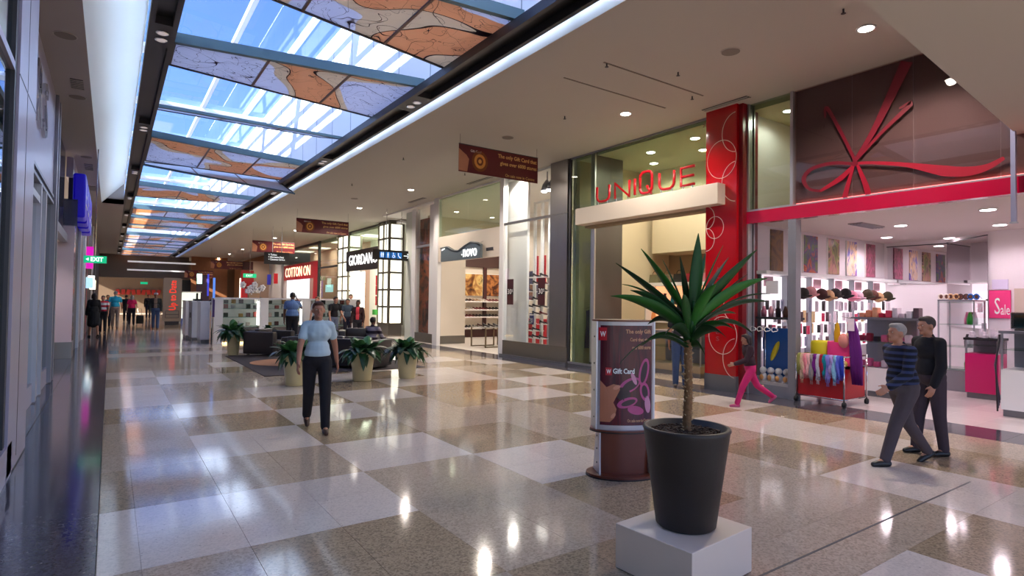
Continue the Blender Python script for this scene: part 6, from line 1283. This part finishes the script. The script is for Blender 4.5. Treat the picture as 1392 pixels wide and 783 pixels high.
def person(label, x, y, face, h, top, bottom, shoes, skin='fair', hair=(70, 46, 34), hairlen='short', legs=((0, 0), (0, 0)), arms=((5, 8, 12), (5, 8, 12)), lean=0, sleeve='short', skirt=False, seat=None, girth=1.0, female=False, vox=.013, head=(0, 0), jacket=None, belt=None, cap=None, bag=None, phone=None, group=None):
    """figure standing at x, y and facing the direction `face`; legs = (thigh forward, knee bend) in degrees, arms = (forward, outward, elbow)"""
    k = h / 1.75; rz = math.atan2(-face[0], face[1]); D = math.radians
    t = thing('person', label, 'person', (x, y, 0), rz, group)
    sk_ = SKINS[skin]; g = girth
    hipw, shw = (.092 if female else .088) * k, (.155 if female else .18) * k
    LT, LS, LA, LF, LH = .43 * k, .42 * k, .29 * k, .255 * k, .175 * k
    def V(a, b_, c): return Vector((a, b_, c))
    # legs first, to find pelvis height
    low = 0; lj = []
    for s, (a, kb) in zip((-1, 1), legs):
        hip = V(s * hipw, 0, 0); kn = hip + V(s * .01 * k, math.sin(D(a)), -math.cos(D(a))) * LT; an = kn + V(0, math.sin(D(a - kb)), -math.cos(D(a - kb))) * LS; lj.append((hip, kn, an)); low = min(low, an.z)
    pz_ = -low + .075 * k if seat is None else seat + .10 * k
    off = V(0, 0, pz_); lj = [tuple(p + off for p in q) for q in lj]
    RL = Matrix.Rotation(-D(lean), 3, 'X'); hp = off
    def up(p): return hp + RL @ Vector(p)
    pel, wai, che, nek = up((0, 0, .05 * k)), up((0, .0, .20 * k)), up((0, .0, .40 * k)), up((0, -.005, .56 * k))
    RH = RL @ Matrix.Rotation(D(head[0]), 3, 'Z') @ Matrix.Rotation(-D(head[1]), 3, 'X'); hc = up((0, .02 * k, .685 * k))
    hr = .1 * k
    fine = vox < .011
    b = B()
    b.ell(pel, (.155 * k * g, .11 * k * g, .12 * k), 16, 10, RL); b.ell(wai, (.13 * k * g, .10 * k * g, .15 * k), 16, 10, RL); b.ell(che, (.155 * k * g, .108 * k * g, .17 * k), 16, 10, RL)
    if female:
        for s in (-1, 1): b.ell(up((s * .065 * k, .066 * k * g, .37 * k)), (.05 * k,) * 3, 10, 7)
    b.cap(up((-shw * .8, 0, .49 * k)), up((shw * .8, 0, .49 * k)), .06 * k, .06 * k); b.cap(up((0, -.01 * k, .5 * k)), hc - RH @ V(0, .01, .05 * k), .055 * k, .05 * k)
    # head: skull, jaw, nose, ears, brow
    def hd(p): return hc + RH @ (Vector(p) * k)
    b.ell(hd((0, -.012, .02)), (.074 * k, .093 * k, .098 * k), 18, 12, RH); b.ell(hd((0, .022, -.045)), (.054 * k, .062 * k, .062 * k), 14, 9, RH); b.cap(hd((0, .083, .012)), hd((0, .100, -.020)), .010 * k, .015 * k, 8); b.ell(hd((0, .068, -.082)), (.024 * k,) * 3, 8, 6)
    b.ell(hd((0, .074, .032)), (.048 * k, .014 * k, .012 * k), 10, 6, RH)
    for s in (-1, 1): b.ell(hd((s * .077, -.008, -.005)), (.011 * k, .022 * k, .032 * k), 8, 6, RH)
    # limbs
    aj = []
    for s, (fw, ab, el) in zip((-1, 1), arms):
        sh = up((s * shw, 0, .485 * k)); R1 = RL @ Matrix.Rotation(s * -D(ab), 3, 'Y') @ Matrix.Rotation(D(fw), 3, 'X'); d1 = R1 @ V(0, 0, -1); elb = sh + d1 * LA; R2 = R1 @ Matrix.Rotation(D(el), 3, 'X'); d2 = R2 @ V(-s * .12, 0, -1).normalized(); wr = elb + d2 * LF
        aj.append((sh, elb, wr)); b.cap(sh, elb, .052 * k * (g * .5 + .5), .040 * k); b.cap(elb, wr, .040 * k, .027 * k)
        # palm, four unequal curled fingers, thumb from the side of the palm
        pn_ = R2 @ V(-s, 0, 0); fw_ = R2 @ V(0, 1, 0); dd = (d2).normalized(); fr_ = .0085 * k if fine else .0105 * k
        for q in (-1, 0, 1): b.cap(wr + fw_ * q * .018 * k, wr + dd * .085 * k + fw_ * q * .026 * k, .017 * k, .016 * k, 8)
        for q, fl_ in zip((-1.5, -.5, .5, 1.5), (.058, .074, .08, .07)):
            p0 = wr + dd * .09 * k + fw_ * q * .021 * k; p1 = p0 + (dd + pn_ * .25 + fw_ * q * .06).normalized() * fl_ * .5 * k; p2 = p1 + (dd + pn_ * .9).normalized() * fl_ * .5 * k; b.cap(p0, p1, fr_ * 1.1, fr_, 7); b.cap(p1, p2, fr_, fr_ * .85, 7)
        p0 = wr + dd * .025 * k + fw_ * .03 * k; p1 = p0 + (dd * .7 + fw_ * .7 + pn_ * .2).normalized() * .042 * k; p2 = p1 + (dd + fw_ * .25 + pn_ * .25).normalized() * .034 * k; b.cap(p0, p1, fr_ * 1.5, fr_ * 1.2, 7); b.cap(p1, p2, fr_ * 1.2, fr_, 7)
    for (hip, kn, an) in lj:
        b.cap(hip, kn, .082 * k * (g * .5 + .5), .056 * k); b.cap(kn, an, .054 * k, .036 * k); b.ell(kn + (an - kn) * .3 + V(0, -.012 * k, 0), (.05 * k, .052 * k, .10 * k), 10, 8)
    feet = []
    for (hip, kn, an), (a, kb) in zip(lj, legs):
        tilt = max(-45, min(40, (a - kb) * .75)) if an.z > .085 * k + .0 else 0
        if seat is not None: tilt = 0
        RF = Matrix.Rotation(D(tilt), 3, 'X'); feet.append((an, RF)); b.cap(an, an + RF @ V(0, .12 * k, -.045 * k), .034 * k, .026 * k); b.cap(an, an + RF @ V(0, -.045 * k, -.045 * k), .034 * k, .03 * k)
    me = remesh(b, vox, 'body', sk_); body = link('body', me, t, False)
    # eyes, mouth
    bb = B(); bi = B()
    for s in (-1, 1): bb.ell(hd((s * .031, .074, .012)), (.010 * k, .0055 * k, .0055 * k), 8, 6, RH); bi.ell(hd((s * .031, .0785, .012)), (.0058 * k, .003 * k, .0052 * k), 8, 5, RH)
    bb.build('eyes', EYE, t, True, shift=False); bi.build('pupils', IRIS, t, True, shift=False); B().ell(hd((0, .079, -.052)), (.022 * k, .008 * k, .007 * k), 8, 6, RH).build('mouth', LIP, t, True, shift=False)
    # hair
    hm = mat('hair_%d_%d_%d' % hair, hair, .6, var=.3, vscale=40, bump=.5, bscale=90); b = B(); b.ell(hd((0, -.026, .036)), (.083 * k, .094 * k, .092 * k), 16, 10, RH); b.ell(hd((0, .03, .09)), (.062 * k, .05 * k, .032 * k), 12, 8, RH)
    if hairlen in ('long', 'bob'):
        L = .26 if hairlen == 'long' else .12
        for s in (-1, 1): b.cap(hd((s * .07, -.02, .02)), hd((s * .078, -.03, -L * .7)), .03 * k, .026 * k)
        b.cap(hd((0, -.07, .02)), hd((0, -.075, -L)), .07 * k, .055 * k)
    if hairlen == 'bun': b.ell(hd((0, -.13, .04)), (.045 * k,) * 3)
    link('hair', remesh(b, max(vox, .009), 'hair', hm), t, False)
    if cap: b = B(); b.ell(hd((0, -.015, .065)), (.09 * k, .10 * k, .065 * k), 14, 8, RH); b.ell(hd((0, .10, .06)), (.07 * k, .07 * k, .012 * k), 12, 6, RH); b.build('cap', cap, t, True, shift=False)
    # trousers or skirt
    e = .014 * k; b = B()
    b.ell(pel, (.155 * k * g + e, .11 * k * g + e, .125 * k), 16, 10, RL); b.ell(pel + RL @ V(0, 0, .07 * k), (.14 * k * g + e, .105 * k * g + e, .06 * k), 16, 8, RL)
    if skirt:
        b.cap(pel, (lj[0][1] + lj[1][1]) / 2 + V(0, 0, .04), .14 * k, .17 * k); 
        for (hip, kn, an) in lj: b.cap(hip, kn, .10 * k, .10 * k)
    else:
        for (hip, kn, an) in lj:
            b.cap(hip, kn, .084 * k * (g * .5 + .5) + e, .060 * k + e); b.cap(kn, kn + (an - kn) * .97, .060 * k + e, .052 * k + e * .5)
    link('skirt' if skirt else 'trousers', remesh(b, max(vox, .009), 'trousers', bottom), t, False)
    # shirt
    b = B(); e = .017 * k
    b.ell(wai + RL @ V(0, 0, -.02 * k), (.135 * k * g + e, .105 * k * g + e, .155 * k), 16, 10, RL); b.ell(che, (.155 * k * g + e, .108 * k * g + e, .165 * k), 16, 10, RL); b.ell(pel + RL @ V(0, 0, .075 * k), (.15 * k * g + e, .112 * k * g + e, .11 * k), 16, 10, RL)
    if female:
        for s in (-1, 1): b.ell(up((s * .065 * k, .060 * k * g, .37 * k)), (.058 * k + e * .4,) * 3, 10, 7)
    b.cap(up((-shw * .82, 0, .485 * k)), up((shw * .82, 0, .485 * k)), .052 * k + e, .052 * k + e); b.cap(up((0, -.008 * k, .5 * k)), up((0, -.01 * k, .545 * k)), .075 * k, .062 * k)
    for (sh, el, wr) in aj:
        if sleeve == 'long': b.cap(sh, el, .050 * k + e, .044 * k + e); b.cap(el, el + (wr - el) * .95, .046 * k + e, .034 * k + e)
        elif sleeve == 'short': b.cap(sh, sh + (el - sh) * .55, .042 * k + e, .043 * k + e)
    tm = remesh(b, max(vox, .009), 'shirt', [top, jacket] if jacket else top, 7)
    if jacket:
        idx = []
        for p in tm.polygons:
            c = RL.inverted() @ (p.center - hp); idx.append(0 if (abs(c.x) < .062 * k and c.y > .02) else 1)
        tm.polygons.foreach_set('material_index', idx)
    link('jacket' if jacket else 'shirt', tm, t, False)
    if belt: B().lathe([(1, -.012), (1, .012)], tuple(pel + V(0, 0, .055 * k)), 28, .155 * k * g + .03, .112 * k * g + .03).build('hem_band', belt, t, True, shift=False)
    for (an, RF) in feet:
        b = B(); b.cap(an + RF @ V(0, -.035 * k, -.04 * k), an + RF @ V(0, .06 * k, -.04 * k), .042 * k, .043 * k); b.cap(an + RF @ V(0, .06 * k, -.04 * k), an + RF @ V(0, .145 * k, -.05 * k), .043 * k, .030 * k)
        mz = -.075 * k; me = remesh(b, max(vox, .009), 'shoe', shoes)
        RFi = RF.inverted()
        for v in me.vertices:
            q = RFi @ (v.co - an)
            if q.z < mz: q.z = mz; v.co = an + RF @ q
        link('shoe', me, t, False)
    if bag:
        sh, el, wr = aj[bag[0]]; c = wr + V(0, 0, -.26 * k); bb = B().cbox(c.x - .05, c.x + .05, c.y - .14, c.y + .14, c.z - .12, c.z + .12, .02); o = bb.build('shopping_bag', bag[1], t, shift=False); B().tube([c + V(0, -.07, .12), wr + V(0, -.02, -.08 * k), c + V(0, .07, .12)], .006, 6).build('bag_handle', bag[1], t, shift=False)
    if phone is not None:
        sh, el, wr = aj[phone]; s = -1 if phone == 0 else 1; B().obox(hd((s * .10, .02, -.01)), (.012, .05, .11), 0, .2).build('phone', BLACKM, t, shift=False)
    return t
BK = cloth('black', (26, 24, 30)); NAVY = cloth('navy', (30, 32, 52)); JEAN = cloth('denim', (58, 76, 110)); SHB = mat('shoe_black', (22, 20, 20), .4); SHT = mat('shoe_tan', (66, 42, 34), .5); CHAR = cloth('charcoal', (54, 52, 58))
person('woman in a pale blue t-shirt and black trousers walking towards the camera', 2.12, 7.25, (-.2, -.98), 1.63, cloth('pale_blue', (180, 202, 212), .05), BK, SHT, 'tan', (92, 56, 44), 'short', legs=((16, 4), (-14, 22)), arms=((-22, 16, 10), (18, 15, 18)), female=True, vox=.009, girth=1.02)
person('man in a blue and black striped jumper walking left past the pink shop', 6.76, 2.62, (-.86, .5), 1.52, striped('stripe_jumper', (44, 54, 92), (14, 14, 26), 5.2), cloth('brown_grey', (76, 66, 70)), SHB, 'tan', (150, 144, 140), 'short', legs=((24, 6), (-18, 18)), arms=((24, 12, 40), (-20, 12, 15)), sleeve='long', girth=1.22, vox=.009, lean=6, head=(0, -8))
person('man in a black coat walking behind the man in the striped jumper', 7.46, 2.62, (-.86, .5), 1.54, cloth('black_coat', (18, 17, 24)), cloth('plum_grey', (62, 50, 58)), SHB, 'tan', (58, 46, 44), 'short', legs=((-4, 4), (12, 6)), arms=((8, 8, 20), (-6, 8, 15)), sleeve='long', girth=1.15, vox=.009, lean=4)
person('child in dark top and bright pink trousers hurrying past the red pier', 8.4, 5.42, (-.8, .6), 1.22, cloth('dark_plum', (48, 24, 36)), cloth('hot_pink', (190, 30, 100)), cloth('pink_shoe', (180, 80, 120)), 'tan', (40, 26, 26), 'bob', legs=((28, 10), (-26, 30)), arms=((30, 8, 50), (-28, 8, 30)), sleeve='long', lean=8, vox=.010)
person('person in blue jeans and black top standing at the glass counter', 9.12, 7.38, (.75, .66), 1.66, BK, JEAN, cloth('grey_shoe', (110, 100, 90)), 'tan', (30, 24, 24), 'short', legs=((2, 0), (-3, 2)), arms=((8, 8, 12), (14, 6, 30)), belt=LETWP, vox=.010)
person('man in a mid blue shirt holding a phone to his ear by the kiosk', 4.84, 19.4, (.35, .94), 1.84, cloth('mid_blue', (98, 128, 178), .05), BK, SHB, 'dark', (28, 20, 18), 'short', legs=((3, 0), (-3, 0)), arms=((6, 10, 10), (58, 18, 118)), girth=1.2, phone=1, vox=.011)
person('woman in a coral top and dark brown jacket standing behind the sofa', 6.95, 19.2, (-.5, -.87), 1.62, cloth('coral', (226, 74, 84), .06), CHAR, SHB, 'dark', (26, 18, 18), 'short', legs=((3, 0), (-3, 0)), arms=((10, 10, 25), (8, 10, 20)), sleeve='long', jacket=cloth('dark_brown_jacket', (52, 30, 30)), girth=1.1, female=True, vox=.012)
person('child in a dark top with pale stripe sitting on the sofa seen from behind', 5.28, 13.55, (.82, .57), 1.50, striped('pale_stripe', (44, 34, 48), (150, 140, 150), 1.9), CHAR, SHB, 'dark', (22, 16, 16), 'short', legs=((85, 85), (85, 85)), arms=((30, 8, 40), (30, 8, 40)), sleeve='long', seat=.42, vox=.012)
person('girl with long dark hair sitting on the sofa beside the middle plant', 4.28, 14.9, (.82, .57), 1.52, cloth('grey_top', (120, 110, 112)), CHAR, SHB, 'tan', (26, 18, 20), 'long', legs=((85, 85), (85, 85)), arms=((40, 8, 60), (40, 8, 60)), sleeve='long', seat=.42, head=(0, -20), female=True, vox=.012)
person('person in black top and faded jeans standing behind the girl on the sofa', 6.55, 20.6, (.3, -.95), 1.75, BK, cloth('faded_jeans', (104, 114, 140)), SHB, 'fair', (60, 44, 38), 'short', legs=((6, 2), (-6, 4)), arms=((20, 12, 35), (10, 10, 20)), lean=10, vox=.013)
person('person in a slate blue top behind the woman in coral', 7.55, 22.0, (-.6, -.8), 1.66, cloth('slate_blue', (76, 92, 108)), NAVY, SHB, 'tan', (48, 34, 28), 'short', arms=((12, 10, 30), (10, 10, 20)), vox=.013)
person('tall person in black at the back beside the lightbox wall', 8.15, 23.4, (-.5, -.86), 1.86, BK, NAVY, SHB, 'fair', (46, 32, 26), 'short', sleeve='long', vox=.013)
person('man in a white shirt standing right of the kiosk', 6.3, 21.7, (-.7, -.7), 1.72, cloth('white_shirt', (206, 206, 206), .04), CHAR, SHB, 'fair', (110, 74, 50), 'short', vox=.013)
person('kiosk attendant with short dark hair and white collar behind the counter', 4.95, 25.0, (.5, -.85), 1.68, cloth('white_navy', (150, 150, 160)), NAVY, SHB, 'tan', (30, 22, 22), 'short', vox=.013, head=(40, 0))
person('kiosk assistant bending at the left side of the kiosk', 3.05, 25.6, (.9, .3), 1.62, cloth('grey_print', (150, 146, 144)), NAVY, SHB, 'tan', (24, 20, 20), 'bob', lean=24, head=(0, -20), vox=.013)
person('woman in a black suit with skirt standing on the left dark floor border', -.52, 28.2, (-.3, .95), 1.76, cloth('black_suit', (20, 18, 22)), cloth('black_skirt', (18, 16, 20)), SHB, 'tan', (40, 28, 26), 'bob', legs=((8, 2), (-10, 8)), sleeve='long', skirt=True, female=True, vox=.013, bag=(1, BLACKM))
person('person in a red and white top behind the woman in the black suit', -.25, 31.0, (-.2, -.98), 1.66, striped('red_white', (200, 30, 50), (220, 210, 212), 1.6), BK, SHB, 'tan', (30, 22, 22), 'short', vox=.015)
person('person in a teal top near the far left shopfronts', -.1, 36.5, (.2, -.98), 1.7, cloth('teal', (20, 100, 140)), NAVY, SHB, 'tan', (40, 30, 26), 'short', vox=.015)
person('grey haired man in a turquoise shirt and beige trousers walking away', .22, 35.4, (.05, 1), 1.92, cloth('turquoise', (36, 160, 196), .05), cloth('beige_trouser', (140, 122, 112)), SHT, 'fair', (150, 146, 140), 'short', legs=((12, 2), (-8, 6)), arms=((-10, 10, 10), (10, 10, 12)), girth=1.12, vox=.014)
person('grey haired woman in a magenta top pulling a black trolley bag', 1.0, 38.6, (.0, 1), 1.72, cloth('magenta', (196, 24, 92), .06), cloth('dark_slacks', (40, 34, 48)), SHB, 'fair', (140, 136, 140), 'bob', legs=((10, 2), (-8, 6)), arms=((8, 10, 15), (-14, 16, 4)), girth=1.2, female=True, vox=.014)
person('man in a dark jacket, striped jumper and cap walking towards the camera', 1.86, 33.6, (-.1, -1), 1.86, striped('grey_stripe', (150, 130, 110), (80, 66, 60), 4.5), JEAN, SHB, 'dark', (24, 20, 20), 'short', legs=((12, 4), (-8, 8)), sleeve='long', jacket=cloth('dark_green_jacket', (34, 38, 36)), cap=mat('pale_cap', (190, 190, 200), .7), girth=1.15, vox=.013)
person('person in black walking between the turquoise and magenta figures', .85, 44.5, (0, 1), 1.75, BK, BK, SHB, 'tan', (30, 24, 22), 'short', legs=((12, 2), (-8, 6)), sleeve='long', vox=.016)
person('distant person in black with an orange bag at the far end', 2.3, 50.0, (.1, -1), 1.8, BK, NAVY, SHB, 'tan', (24, 20, 20), 'short', sleeve='long', bag=(0, mat('orange_bag', (220, 70, 30), .5)), vox=.016)
tr = thing('trolley_bag', 'black trolley bag behind the woman in the magenta top', 'bag', (1.38, 38.2, 0)); B().cbox(1.2, 1.56, 38.05, 38.35, .12, .58, .04).build('bag_body', BLACKM, tr, True)
for x in (1.24, 1.52): B().tube([(x - .02, 38.2, .06), (x + .02, 38.2, .06)], .06, 12).build('wheel', DARK, tr, True)
B().tube([(1.3, 38.25, .58), (1.25, 38.4, .95), (1.45, 38.4, .95), (1.46, 38.25, .58)], .012, 6).build('handle', CHROME, tr)
